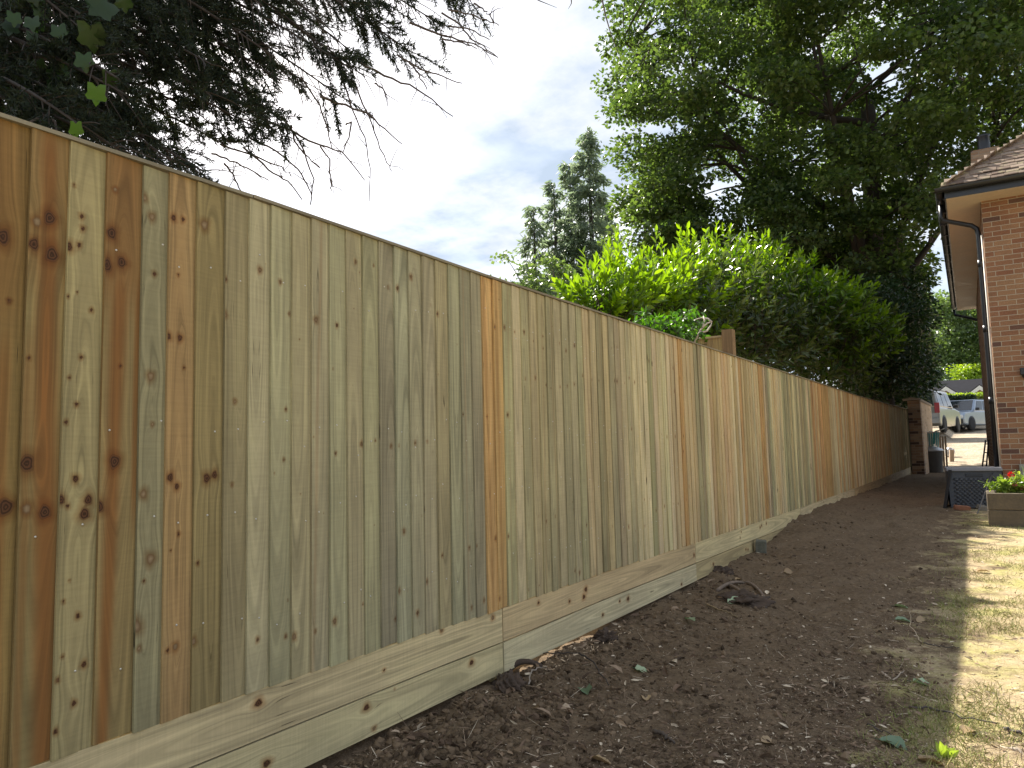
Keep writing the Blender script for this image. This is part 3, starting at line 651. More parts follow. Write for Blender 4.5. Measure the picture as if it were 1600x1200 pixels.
# small climber on the return fence, with dead twisted stems
clm = thing('climbing_shrub', 'small pale leaved climber with bare twisted stems on top of the side fence', 'shrub', D(1060, 540, 7.6))
O = np.array(clm.location); m = MB(); st = MB()
for q in range(75):
    s = D(rng.uniform(990, 1082), rng.uniform(490, 530), rng.uniform(7.5, 8.3)) - O; n = 9
    P = s + np.cumsum(np.concatenate([[np.zeros(3)], rng.normal(0, .035, (n, 3)) + [.012, 0, -.012]]), 0); st.tube(P, .003, 3, cap=False)
    for h in range(2): leaves(m, P, unit(rng.normal(0, 1, (n + 1, 3)) - [0, 0, .7]), rdir(n + 1), rng.uniform(.05, .085, n + 1), .035, .12, np.clip(rng.normal(.6, .2, n + 1), 0, 1))
m.build('foliage', L_IVY, clm); st.build('stem', TWIG, clm)
st = MB()
for pts in ([(1085, 535), (1095, 515), (1105, 505), (1112, 503)], [(1112, 503), (1106, 498), (1095, 497), (1085, 500)], [(1094, 520), (1105, 517), (1111, 508), (1112, 503)], [(1098, 512), (1101, 500), (1099, 494)]):
    P = np.array([D(a, b, 7.5 + .05 * k) for k, (a, b) in enumerate(pts)]) - O; st.tube(P, np.linspace(.011, .006, len(P)), 5)
st.build('dead_stem', plain('bleached_stem', (.42, .36, .29), .8), clm)

# ------------------------------------------------------------------ conifers and trees beyond
def conifer(root, h, rad, lmat, n_br=150, dense=1.0, bare=.06, spray=.34, bark=BARK_D):
    t = MB(); t.tube(np.array([[0, 0, 0], [rad * .03, 0, h * .5], [0, rad * .02, h]]), [h * .017, h * .010, .02], 7)
    br = t; lf = MB()
    for q in range(n_br):
        f = bare + (1 - bare) * (q + rng.random()) / n_br; z = h * f
        Lb = rad * ((1 - f) ** .75) * rng.uniform(.55, 1.15) + .25; a = rng.random() * 6.283
        d = np.array([math.cos(a), math.sin(a), 0]); s = np.array([0, 0, z]); e = s + d * Lb + [0, 0, Lb * rng.uniform(-.15, .25)]
        P = bez(s, s + d * Lb * .5 + [0, 0, Lb * .25], e, 7); br.tube(P, np.linspace(.012 + .008 * Lb, .006, 7), 3, cap=False)
        k = int((10 + 26 * Lb) * dense); tt = rng.uniform(.2, 1.0, k) ** .8; i0 = np.clip((tt * 6).astype(int), 0, 5)
        B = P[i0] + (P[i0 + 1] - P[i0]) * (tt * 6 - i0)[:, None] + rng.normal(0, .10 + .05 * Lb, (k, 3)) * [1, 1, .7]
        dd = unit(d + rng.normal(0, .6, (k, 3)) + [0, 0, -.75])
        strips(lf, B, dd, spray * rng.uniform(.6, 1.3, k), spray * .30, None, np.clip(rng.normal(.5, .25, k), 0, 1))
    t.build('trunk', bark, root); lf.build('foliage', lmat, root)
def place_px(px, pt, depth):
    b = D(px, 690, depth); b[2] = float(gz(b[0], b[1])); return b, D(px, pt, depth)[2] - b[2]
for (px, pt, dep, rad, lab, nb) in [(934, 186, 38, 2.4, 'tallest of the distant conifers, pointed and left of the sycamore', 200), (903, 240, 39, 1.6, 'slender dark conifer close against the tallest one', 140), (877, 274, 38, 1.2, 'thin conifer second from the left beyond the fence', 110), (843, 313, 36, 1.4, 'short drooping conifer leftmost of the distant group', 100), (958, 320, 40, 1.9, 'dark conifer half hidden between the tallest one and the sycamore', 130)]:
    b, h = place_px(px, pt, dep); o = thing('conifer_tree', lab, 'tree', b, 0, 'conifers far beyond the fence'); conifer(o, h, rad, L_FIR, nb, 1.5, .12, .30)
for (px, pt, dep, rx, lab, mt) in [(825, 375, 34, 1.9, 'small light green tree at the left foot of the distant conifers', L_PALE), (880, 395, 31, 1.7, 'yellowish green small tree in front of the distant conifers', L_PALE)]:
    b, h = place_px(px, pt, dep); o = thing('small_tree', lab, 'tree', b); c = b + [0, 0, h * .62]
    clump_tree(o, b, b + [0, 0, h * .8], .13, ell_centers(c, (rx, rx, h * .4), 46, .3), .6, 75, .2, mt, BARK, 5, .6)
# dark evergreens past the laurel, cedar and far trees
def on_ground(px, dep):
    b = D(px, 690, dep); b[2] = float(gz(b[0], b[1])); return b
b = on_ground(1400, 22.5); o = thing('evergreen_tree', 'very dark dense evergreen overhanging the far end of the fence', 'tree', b)
cs = [D(rng.uniform(1385, 1424), rng.uniform(596, 632), rng.uniform(24, 26)) for _ in range(22)] + [D(rng.uniform(1345, 1438), rng.uniform(430, 612), rng.uniform(20.5, 25)) for _ in range(130)]
clump_tree(o, b, b + [0, 0, 4.5], .16, cs, .6, 190, .13, L_YEW, BARK_D, 7, .7, .35, .6)
b, h = place_px(1438, 405, 48); o = thing('cedar_tree', 'dark layered cedar with drooping boughs beside the house gutter', 'tree', b); conifer(o, h, 1.5, L_YEW, 200, 2.4, .22, .3)
b, h = place_px(1390, 380, 46); o = thing('cedar_tree', 'second dark conifer merging into the sycamore above the fence end', 'tree', b); conifer(o, h, 2.3, L_YEW, 260, 2.2, .25, .4)
b = on_ground(1500, 78); o = thing('far_tree', 'pale hazy broad tree far behind the bungalow', 'tree', b)
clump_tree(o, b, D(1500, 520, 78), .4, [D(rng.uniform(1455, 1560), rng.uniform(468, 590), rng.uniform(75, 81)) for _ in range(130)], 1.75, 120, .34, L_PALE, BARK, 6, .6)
b = on_ground(1517, 71); o = thing('far_tree', 'bright lime green bushy tree rising over the bungalow roof', 'tree', b)
clump_tree(o, b, D(1517, 600, 71), .2, [D(1519 + rng.normal(0, 11), 576 + abs(rng.normal(0, 8)), rng.uniform(70, 72.5)) for _ in range(34)], .8, 80, .26, L_LIME, BARK, 4, .7)
b = on_ground(1322, 27.5); o = thing('broadleaf_tree', 'dark undergrowth tree filling the gap under the sycamore crown', 'tree', b)
clump_tree(o, b, b + [0, 0, 8], .25, [D(rng.uniform(1200, 1425), rng.uniform(375, 540), rng.uniform(25, 30)) for _ in range(105)], .95, 170, .19, L_SYC, BARK_D, 7, .55)

# ------------------------------------------------------------------ cypress overhanging the fence
tb = D(-330, 690, 5.6); tb[2] = .05
cyp = thing('cypress_tree', 'dark cypress overhanging the fence top at upper left, with bare dead twigs', 'tree', tb)
O = np.array(tb)
m = MB(); m.tube(np.array([[0, 0, 0], [.05, .02, 2.5], [.0, .05, 5.5], [.05, 0, 8.0]]), [.26, .21, .15, .08], 12); m.build('trunk', BARK_D, cyp)
# limbs: (start pixel on the left, end pixel, depth start, depth end)
LIMB = [((-160, 60), (250, 250), 4.6, 3.5), ((-120, 110), (310, 262), 4.5, 3.9), ((-100, 20), (400, 200), 4.8, 4.2), ((-60, -40), (450, 190), 4.9, 4.5), ((-40, -120), (530, 150), 5.2, 4.7), ((60, -160), (570, 120), 5.4, 4.9),
        ((140, -180), (640, 80), 5.6, 5.1), ((200, -200), (690, 40), 5.8, 5.3), ((280, -220), (735, 0), 6.0, 5.5), ((-150, 140), (190, 235), 4.0, 3.2), ((-100, -60), (330, 150), 4.3, 3.9), ((0, -150), (430, 90), 4.6, 4.4), ((100, -190), (520, 50), 5.0, 4.7),
        ((-160, 0), (200, 150), 3.9, 3.3), ((-60, -120), (300, 70), 4.2, 3.9), ((180, -230), (600, 10), 5.2, 5.0), ((-170, 90), (130, 200), 3.7, 3.1), ((60, -210), (410, 10), 4.8, 4.5), ((-120, -90), (180, 60), 3.9, 3.5), ((-20, -200), (300, -20), 4.5, 4.2), ((330, -240), (690, -30), 5.8, 5.5),
        ((-60, 60), (350, 225), 5.0, 4.6), ((30, -60), (480, 130), 5.2, 4.8), ((-140, 40), (240, 215), 5.2, 4.9), ((20, -110), (400, 140), 5.6, 5.2), ((120, -140), (560, 90), 6.0, 5.6)]
LIMB += [((a[0] + rng.uniform(-40, 40), a[1] + rng.uniform(-30, 30)), (b[0] + rng.uniform(-60, 25), b[1] + rng.uniform(-55, 8)), d0 + rng.uniform(-.3, .5), d1 + rng.uniform(-.3, .5)) for (a, b, d0, d1) in LIMB[:24]]
lm = MB(); tw = MB(); fo = MB()
for (a, b, d0, d1) in LIMB:
    s = D(*a, d0) - O; e = D(*b, d1) - O; ax = e - s; Ln = np.linalg.norm(ax)
    mid_ = (s + e) / 2 + [0, 0, .10 * Ln] + rng.normal(0, .05, 3)
    root_ = np.array([0, 0, min(7.5, max(2.0, s[2] + .1))])
    P = np.concatenate([bez(root_, root_ * .4 + s * .6 + [0, 0, .1], s, 5)[:-1], bez(s, mid_, e, 22)])
    lm.tube(P, np.linspace(.024, .0045, len(P)), 5, cap=False)
    Q = P[4:]; nb = int(Ln * 30)
    for q in range(nb):
        f = (q + rng.random()) / nb; i0 = min(int(f * 21), 20); p0 = Q[i0] + (Q[i0 + 1] - Q[i0]) * (f * 21 - i0)
        tg = unit(Q[i0 + 1] - Q[i0]); sd = unit(np.cross(tg, rng.normal(size=3)))
        d = unit(tg * .95 + sd * .75 + [0, 0, -.22]); Lb = rng.uniform(.18, .52) * (1 - .45 * f)
        e2 = p0 + d * Lb + [0, 0, -.10 * Lb]; B = bez(p0, p0 + d * Lb * .55 + [0, 0, .04 * Lb], e2, 5)
        tw.tube(B, np.linspace(.0042, .002, 5), 3, cap=False)
        if vnoise(np.array([p0[0] * 4.2 + 31]), np.array([p0[2] * 4.2 + p0[1] * 2.7]), 77)[0] < (.40 if (p0 + O)[1] < 2.6 else .30): continue
        k = int(80 * Lb / .35) + 8; t = rng.uniform(.15, 1.0, k); j0 = np.clip((t * 4).astype(int), 0, 3)
        pp_ = B[j0] + (B[j0 + 1] - B[j0]) * (t * 4 - j0)[:, None]
        d3 = unit(d + rng.normal(0, .62, (k, 3)))
        l3 = rng.uniform(.018, .055, k)
        strips(fo, pp_, d3, l3, .0058, None, None)
        for h in range(2):
            t2 = rng.uniform(.25, .9, k); strips(fo, pp_ + d3 * (l3 * t2)[:, None], unit(d3 + rng.normal(0, .75, (k, 3))), rng.uniform(.012, .03, k), .0052)
# dead twigs hanging clear of the foliage, against the sky
DEAD = [[(560, 95), (600, 118), (640, 133), (675, 155), (708, 182)], [(640, 35), (680, 52), (705, 58), (740, 68), (775, 88)], [(700, 40), (735, 45), (765, 62)], [(690, 20), (720, 40), (735, 62), (755, 72), (778, 90)], [(500, 150), (540, 165), (575, 178), (600, 200), (628, 225)], [(535, 120), (550, 170), (570, 215), (578, 262), (578, 315)], [(555, 130), (575, 180), (590, 220), (605, 255), (612, 268)],
        [(400, 180), (455, 205), (500, 225), (535, 238), (570, 282)], [(420, 170), (450, 195), (475, 235), (490, 280), (485, 320)], [(390, 215), (430, 235), (465, 265), (480, 290), (487, 305)], [(380, 230), (420, 265), (450, 285), (472, 312)], [(455, 195), (460, 220), (475, 240), (500, 262)], [(500, 228), (515, 250), (518, 285), (517, 300)], [(350, 255), (365, 275), (378, 300)], [(345, 225), (400, 245), (440, 262), (455, 275)],
        [(620, 85), (660, 110), (690, 118), (722, 130)], [(640, 95), (655, 118), (667, 140)], [(700, 15), (725, 20), (760, 30), (780, 40)], [(740, 5), (760, 18), (772, 35)], [(470, 120), (500, 165), (512, 205), (520, 235)], [(330, 240), (360, 250), (395, 268), (420, 282)], [(585, 130), (600, 140), (605, 155)], [(540, 195), (550, 190), (545, 215), (535, 240)], [(690, 60), (720, 66), (745, 76)]]
for q, L in enumerate(DEAD):
    dd = MB()
    P = np.array([D(x, y, 4.6 + .035 * (x - 400) / 30 * .3 + .02 * k) for k, (x, y) in enumerate(L)]) - O
    T = np.linspace(0, len(P) - 1, 13); P = np.stack([np.interp(T, np.arange(len(P)), P[:, c]) for c in range(3)], -1); P[1:-1] += rng.normal(0, .0035, (11, 3))
    dd.tube(P, np.linspace(.0095 if q in (0, 1, 4, 7) else .0070, .0034, 13), 4, cap=False)
    for h in range(int(rng.integers(3, 7))):
        i0 = int(rng.integers(3, 11)); d = unit(P[i0 + 1] - P[i0] + rng.normal(0, .5, 3)); l = rng.uniform(.05, .17)
        dd.tube(np.stack([P[i0], P[i0] + d * l * .6, P[i0] + d * l + [0, 0, -.02]]), [.0032, .0025, .0018], 3, cap=False)
    dd.build('dead_twig', TWIG, cyp)
# twigs lying across the fence top at the left, and sprigs hanging into the top of the picture
for L, dp in (([(-10, 185), (30, 205), (80, 225), (125, 258), (150, 266), (180, 262)], 2.36), ([(110, 245), (130, 265), (158, 293)], 2.36), ([(0, 186), (60, 202), (130, 222), (190, 245)], 2.55), ([(935, -30), (945, 20), (955, 55), (968, 88)], 5.5), ([(815, -20), (840, 0), (870, 12)], 5.5), ([(890, -30), (893, 5), (888, 14)], 5.5), ([(640, -60), (700, -45), (815, -20), (890, -30), (935, -30)], 5.5)):
    P = np.array([D(x, y, dp) for x, y in L]) - O; T = np.linspace(0, len(P) - 1, 12); P = np.stack([np.interp(T, np.arange(len(P)), P[:, c]) for c in range(3)], -1)
    dd = MB(); dd.tube(P, np.linspace(.0035 if dp < 3 else .008, .0014, 12), 4, cap=False); dd.build('dead_twig', TWIG, cyp)
lm.build('limb', BARK_D, cyp); tw.build('twig', BARK_D, cyp); fo.build('foliage', L_CYP, cyp)

# ivy among the cypress
ivb = D(40, 260, 3.0); ivb[2] = 0.05
ivy = thing('climbing_ivy', 'broad leaved ivy, some leaves glowing green, at the top left end of the fence', 'ivy', ivb); O = np.array(ivb); m = MB(); st = MB()
lp = [(150, 150, .11, .6), (118, 205, .09, .55), (150, 30, .20, .25), (170, 25, .18, .1), (140, 60, .17, .2), (90, 130, .16, .2), (70, 160, .15, .15), (30, 165, .15, .1), (15, 150, .13, .3), (45, 185, .12, .2), (105, 110, .13, .25), (130, 100, .12, .3), (60, 20, .12, .3), (62, 45, .09, .45), (10, 180, .12, .2), (190, 5, .12, .15)]
lp += [(rng.uniform(-20, 175), rng.uniform(-10, 200), rng.uniform(.07, .12), rng.uniform(0, .25)) for _ in range(34)]
for (x, y, s_, br_) in lp:
    dpt = rng.uniform(3.3, 3.9) if br_ < .5 else 3.0
    if y > 185 + .27 * x: y = 185 + .2 * x
    p = D(x, y, dpt) - O; k = np.array([p]); dr = unit(np.array([[rng.normal(0, .3), rng.normal(0, .3), -1]])); nn = unit(CAM - O - p + rng.normal(0, .9, 3))[None]
    broad(m, k + [0, 0, s_ * .4], dr, nn, s_ * .66, s_ * .62, br_, lobe=.20)
for q in range(6):
    x = rng.uniform(0, 150); P = np.array([D(x + rng.normal(0, 12), yy, 3.2) for yy in (260, 230, 205, 190, 180)]) - O; st.tube(np.concatenate([[P[0] * [1, 1, 0]], P]), .007, 4)
m.build('foliage', L_IVY, ivy); st.build('stem', TWIG, ivy)

# ------------------------------------------------------------------ soil litter, grass, leaves and roots
def soil_w(x, y): return (1 - sst(1.3, 2.0, x)) 
def cam_scatter(n, pxr, pyr):
    """points on the ground seen in the picture, denser near by"""
    P = []
    q = onz
    px = rng.uniform(*pxr, n); py = rng.uniform(*pyr, n)
    d = np.stack([(px - 800) / FOC, (600 - py) / FOC, -np.ones(n)], -1) @ RC.T
    z = np.full(n, .08)
    for _ in range(5):
        k = (z - CAM[2]) / d[:, 2]; p = CAM + d * k[:, None]; z = gz(p[:, 0], p[:, 1])
    p[:, 2] = z
    return p
def near_ok(P): return (P[:, 0] > .03) & (P[:, 1] > 1) & (P[:, 1] < 24) & (P[:, 0] < 4)
# clods
P = cam_scatter(26000, (380, 1560), (745, 1260)); P = P[near_ok(P)]; w_ = soil_w(P[:, 0], P[:, 1]) * (.25 + 1.1 * np.exp(-P[:, 0] / .5)); P = P[rng.random(len(P)) < w_ * .75]
ico = np.array([(0, 0, 1), (.9, 0, .45), (.28, .85, .45), (-.72, .53, .45), (-.72, -.53, .45), (.28, -.85, .45), (.72, .53, -.45), (-.28, .85, -.45), (-.9, 0, -.45), (-.28, -.85, -.45), (.72, -.53, -.45), (0, 0, -1)])
icf = np.array([(0, 1, 2), (0, 2, 3), (0, 3, 4), (0, 4, 5), (0, 5, 1), (1, 6, 2), (2, 7, 3), (3, 8, 4), (4, 9, 5), (5, 10, 1), (6, 7, 2), (7, 8, 3), (8, 9, 4), (9, 10, 5), (10, 6, 1), (11, 7, 6), (11, 8, 7), (11, 9, 8), (11, 10, 9), (11, 6, 10)])
n = len(P); sc = rng.gamma(1.6, .0036, n) + .0015; sc = np.minimum(sc * (1 + 0.7 * np.exp(-P[:, 0] / .35)), .019)
Vc = P[:, None, :] + ico[None] * (sc[:, None] * rng.uniform(.6, 1.3, (n, 3)))[:, None, :] * rng.uniform(.7, 1.25, (n, 12, 1))
mb = MB(); mb.add(Vc.reshape(-1, 3), (icf[None] + (np.arange(n) * 12)[:, None, None]).reshape(-1, 3), 0, np.repeat(rng.random(n), 20))
g = NT('soil_clod'); r = g.attr('rnd').outputs['Fac']; c = g.mix(r, (.055, .038, .024, 1), (.215, .152, .096, 1)); tag(mb.build('soil_clods', g.done(c, .95, 0, None, .1)), 'loose dark clods lying over the bare soil', 'soil', None, 'stuff')
# wood chips, leaf bits, straws
P = cam_scatter(130000, (380, 1640), (745, 1260)); P = P[near_ok(P)]; n = len(P)
keep = rng.random(n) < (.30 + .35 * sst(.9, 1.5, P[:, 0])) * (1 - .72 * sst(1.65, 1.9, P[:, 0])) * (.35 + 1.3 * vnoise(P[:, 0] * 3, P[:, 1] * 3, 41)); P = P[keep]; n = len(P)
d = rdir(n); d[:, 2] *= .3; N = unit(rng.normal(0, .45, (n, 3)) + [0, 0, 1])
mb = MB(); big = rng.random(n) < .09
leaves(mb, P + [0, 0, .004], d, N, np.where(big, rng.uniform(.02, .05, n), rng.uniform(.005, .018, n)), np.where(big, rng.uniform(.006, .018, n), rng.uniform(.0016, .0045, n)), .2, np.clip(rng.gamma(1.5, .28, n) + .25 * sst(1.6, 1.9, P[:, 0]), 0, 1))
P = cam_scatter(6500, (380, 1640), (745, 1260)); P = P[near_ok(P)]; n = len(P); d = rdir(n); d[:, 2] *= .25
strips(mb, P + [0, 0, .006], d, rng.uniform(.02, .085, n), rng.uniform(.0012, .003, n), None, np.clip(rng.gamma(2, .22, n), 0, 1), 0, 1.0)
g = NT('chip_litter'); r = g.attr('rnd').outputs['Fac']; ra = g.n('ShaderNodeValToRGB'); e = ra.color_ramp.elements; e[0].color = (.06, .04, .027, 1); e[1].color = (.66, .56, .42, 1); x = e.new(.4); x.color = (.20, .135, .09, 1); x = e.new(.7); x.color = (.42, .31, .21, 1); g.set(ra.inputs[0], r)
LITTER = g.done(ra.outputs[0], .85, 0, None, .15)
tag(mb.build('leaf_litter', LITTER), 'brown leaf bits, straws and wood chips strewn over the soil', 'litter', None, 'stuff')
P = cam_scatter(5000, (400, 1250), (860, 1260)); ok = (P[:, 0] > .04) & (rng.random(len(P)) < np.exp(-P[:, 0] / .30) * .55 * (vnoise(P[:, 0] * 5, P[:, 1] * 4, 91) > .45)); P = P[ok]; n = len(P); mb = MB()
dL = rdir(n); dL[:, 2] = np.abs(dL[:, 2]) * .5; leaves(mb, P + [0, 0, .004], dL, unit(rng.normal(0, .6, (n, 3)) + [0, 0, 1]), rng.uniform(.03, .075, n), rng.uniform(.016, .04, n), .3, np.clip(rng.gamma(1.7, .2, n), 0, 1), 0, .45)
tag(mb.build('dry_leaves', LITTER), 'curled brown dead leaves drifted along the foot of the fence', 'litter', None, 'stuff')
# sawdust by the gravel boards
mb = MB(); P = cam_scatter(2500, (640, 1010), (940, 1110)); ok = (P[:, 0] > .02) & (P[:, 0] < .20) & (np.abs(P[:, 1] - 3.75) < .5); P = P[ok]; n = len(P)
strips(mb, P + [0, 0, .008], rdir(n) * [1, 1, .5], rng.uniform(.008, .03, n), .006, None, rng.uniform(.6, 1, n), 0, 1.0)
g = NT('fresh_sawdust'); c = g.mix(g.attr('rnd').outputs['Fac'], (.45, .30, .18, 1), (.70, .54, .36, 1)); tag(mb.build('wood_shavings', g.done(c, .85)), 'pale orange shavings in a drift at the foot of the fence', 'shavings', None, 'stuff')
# worn grass
P = cam_scatter(90000, (1280, 1640), (800, 1260)); P = P[(P[:, 1] > 1) & (P[:, 1] < 14) & (P[:, 0] < 5)]
dn = (.30 + .70 * sst(3.6, 6.5, P[:, 1])) * sst(1.5, 2.0, P[:, 0]) * sst(.42, .62, vnoise(P[:, 0] * 2.1 + 7, P[:, 1] * 2.1, 51) * .6 + vnoise(P[:, 0] * 6, P[:, 1] * 6, 52) * .4)
P = P[rng.random(len(P)) < dn * .8]; n = len(P); mb = MB(); dd_ = unit(rng.normal(0, .75, (n, 3)) + [0, 0, .65]); dd_[:, 2] = np.abs(dd_[:, 2])
strips(mb, P, dd_, rng.uniform(.015, .05, n), .0030, None, np.clip(.5 * vnoise(P[:, 0] * 1.7, P[:, 1] * 1.7, 60) + rng.normal(.25, .2, n), 0, 1), 0, .3)
g = NT('worn_grass'); c = g.mix(g.attr('rnd').outputs['Fac'], (.42, .34, .17, 1), (.17, .23, .05, 1)); tag(mb.build('worn_grass', g.done(c, .8, 0, None, .2)), 'short sparse yellow green grass in the sunny strip', 'grass', None, 'stuff')

def fallen(px, py, s_, ang, br_, lab, tilt=.25, mat=L_FALL, w=.62):
    p = grd(px, py) + [0, 0, .006]; mb = MB(); d = np.array([[math.cos(ang), math.sin(ang), rng.uniform(-.1, .25)]]); N = unit(np.array([[rng.normal(0, tilt), -.25 + rng.normal(0, tilt), 1]]))
    s_ *= .82; broad(mb, np.zeros((1, 3)), d, N, s_, s_ * w * 1.1, br_, 0, .05, .38, .12); mb.tube(np.array([[0, 0, 0], -d[0] * s_ * .3]), .0012, 4)
    o = mb.build('fallen_leaf', mat); o.location = p; tag(o, lab, 'leaf', 'leaves fallen on the soil')
GP = 'x'
fallen(1137, 944, .15, .4, .95, 'largest pale green fallen leaf beside the dark root hole')
fallen(1073, 972, .10, -.6, .5, 'dull green leaf on the soil close to the fence foot')
fallen(992, 1046, .085, -.1, .85, 'thin bright green leaf lying alone in the middle of the soil')
fallen(915, 1080, .095, -1.0, .15, 'dark green oval leaf near the bottom of the fence')
fallen(1398, 949, .10, .1, .55, 'grey green leaf lying at the edge of the lawn in shade')
fallen(1400, 971, .10, .3, .35, 'bluish green leaf next to a tan curled leaf')
fallen(1427, 1069, .105, .0, .75, 'mid green broad leaf by the shadow edge')
fallen(1376, 1160, .12, -.35, .2, 'dark green leaf on the soil near the bottom edge of the picture')
TAN_L = leaf_mat('dry_tan_leaf', (.25, .15, .07), (.55, .40, .24), .15, (1.2, 1.1, .9))
for q, (x, y, s_, a_) in enumerate([(1432, 972, .09, .5), (1150, 908, .07, 1.0), (835, 1110, .06, .3), (1010, 1098, .075, 2.0), (925, 1190, .09, .2), (1190, 1165, .065, .6), (1435, 1190, .11, .2), (1505, 1150, .08, 1.0), (1225, 895, .09, .0), (1525, 895, .12, .1)]):
    fallen(x, y, s_, a_, rng.uniform(.3, .9), ['curled tan leaf touching a bluish leaf', 'small buff leaf above the root hole', 'little tan leaf by the fence foot', 'pale brown leaf in the middle of the soil', 'buff leaf at the bottom edge left of centre', 'large grey tan leaf among the crumbs', 'tan leaf at the bottom edge beside the green seedling', 'brown leaf in the sun near a twig', 'pale leaf high on the soil bank', 'pale dry leaf in the sunny grass'][q], .4, TAN_L)
# seedling
p = grd(1478, 1188); o = thing('seedling', 'small bright green seedling with a yellowing leaf at the shadow edge', 'seedling', p); m = MB()
leaves(m, np.zeros((7, 3)), np.array([[.1, .1, 1], [-.5, .2, .8], [.6, -.1, .5], [.2, -.5, .7], [-.2, -.3, 1], [-.7, -.2, .35], [.5, .4, .6]]), np.array([[.3, -1, .2]] * 7) + rng.normal(0, .3, (7, 3)), rng.uniform(.035, .065, 7), .03, .15, rng.uniform(.4, 1, 7)); m.build('leaf', L_PLANT, o)
m = MB(); m.tube(np.array([[0, 0, -.02], [0, 0, .03]]), .003, 4); m.build('stem', TWIG, o)
# twigs on the soil
def twig(pts, r, lab, mat=TWIG, lift=.012, forks=()):
    P = np.array([grd(*q) + [0, 0, lift] for q in pts]); O = P[0].copy(); T = np.linspace(0, len(P) - 1, 14); X = np.stack([np.interp(T, np.arange(len(P)), P[:, c]) for c in range(3)], -1) - O
    X[1:-1] += rng.normal(0, .004, (12, 3)); mb = MB(); mb.tube(X, np.linspace(r, r * .5, 14), 6)
    for f in forks: mb.tube(np.array([grd(*q) + [0, 0, lift] for q in f]) - O, [r * .7, r * .35], 5)
    o = mb.build('twig', mat); o.location = O; tag(o, lab, 'twig', 'twigs lying on the ground')
twig([(1420, 1108), (1460, 1112), (1500, 1126), (1562, 1136)], .005, 'long thin curved twig crossing from shade into the sun')
twig([(1570, 1147), (1600, 1152), (1640, 1160)], .008, 'thick short twig at the right edge of the sunny patch')
twig([(1378, 1054), (1395, 1070), (1413, 1052)], .005, 'v shaped pale twig near the shadow edge', plain('pale_twig', (.36, .29, .22)))
twig([(1105, 948), (1130, 958), (1152, 968)], .006, 'yellowish stick near the largest green leaf', plain('straw_stick', (.26, .19, .10)))
twig([(905, 1030), (925, 1045), (940, 1068), (952, 1085)], .005, 'dark curved twig bending down from the fence foot', BARK_D, .03)
twig([(800, 1040), (840, 1032), (880, 1030), (905, 1030)], .004, 'dark thin root running along the fence foot', BARK_D, .03)
twig([(826, 1078), (830, 1058), (842, 1054), (855, 1052)], .004, 'hooked bare twig near the fence foot', plain('grey_twig', (.30, .25, .2)), .025)
twig([(1022, 1148), (1040, 1158), (1055, 1170)], .009, 'short dark stick in the lower middle of the soil', BARK)
twig([(1355, 1140), (1385, 1150), (1410, 1172)], .003, 'fine bent stem near the bottom right of the soil')
twig([(1440, 1010), (1425, 985), (1423, 960)], .003, 'thin pale stalk standing among the lawn edge leaves', plain('pale_stalk', (.45, .36, .24)), .02)
twig([(1443, 1010), (1470, 1014), (1500, 1016)], .004, 'small brown stick lying across the shadow edge', BARK)
# roots and stumps
def lump(name, px, py, rx, ry, rz_, lab, mat, cat, seed, rough_=.5, dz=0.0):
    p = grd(px, py); bm = bmesh.new(); bmesh.ops.create_icosphere(bm, subdivisions=5, radius=1.0)
    for v in bm.verts:
        c = v.co; q = 1 + rough_ * (float(fbm(np.array([c.x * 3.4 + seed + c.z]), np.array([c.y * 3.4 + c.z * 2.7]), 6, seed)[0]) * 2)
        v.co = Vector((c.x * rx * q, c.y * ry * q, c.z * rz_ * q))
    me = bpy.data.meshes.new(name); bm.to_mesh(me); bm.free(); me.materials.append(mat)
    for f in me.polygons: f.use_smooth = True
    o = bpy.data.objects.new(name, me); COL.objects.link(o); o.location = Vector(p + [0, 0, dz]); o.rotation_euler = (0, 0, seed); return tag(o, lab, cat)
ROOTM = plain('earthy_root', (.075, .05, .034), .9, 0, .4, 20, .8)
lump('tree_stump', 1160, 938, .16, .11, .05, 'torn root stump with a dark hollow in the soil', ROOTM, 'stump', 3, .9, .0)
lump('root_clump', 795, 1072, .085, .06, .045, 'rooty clod against the gravel board', ROOTM, 'root', 5, .8)
lump('root_clump', 945, 1000, .08, .06, .05, 'dark root clump at the fence foot beside green leaf', ROOTM, 'root', 8, .8)
lump('root_clump', 1130, 895, .09, .07, .05, 'mossy root mound between fence and torn stump', ROOTM, 'root', 9, .8)
for q, (a_, b_) in enumerate([((1120, 925), (1165, 912)), ((1165, 912), (1195, 935)), ((1135, 915), (1175, 945))]):
    s = grd(*a_); e = grd(*b_); mb = MB(); X = bez([0, 0, .0], (e - s) / 2 + [0, 0, .07], e - s, 9); mb.tube(X, np.linspace(.016, .009, 9), 7); o = mb.build('tree_root', plain('bare_root', (.20, .15, .11), .9, 0, .4, 30, .6)); o.location = s
    tag(o, ['pale stripped root arching over the torn stump', 'thin root at the right side of the torn stump', 'root crossing in front of the torn stump'][q], 'root', 'roots of the torn stump')
s = grd(790, 1056); mb = MB(); mb.tube(bez([0, 0, .01], [.06, .05, .10], [.14, .12, .03], 10), np.linspace(.018, .011, 10), 7); o = mb.build('tree_root', ROOTM); o.location = s; tag(o, 'fat curled dark root against the lower gravel board', 'root')
p = onx(1190, 862, .09); mb = MB(); mb.box((0, 0, 0), (.10, .10, .20)); o = mb.build('post_stump', plain('mossy_concrete', (.13, .13, .10), .9, 0, .4, 18, .6), None, .008); o.location = Vector([.085, p[1], .12]); o.rotation_euler = (.06, .05, .2); tag(o, 'old dark mossy concrete post stub at the foot of the fence', 'post stump')

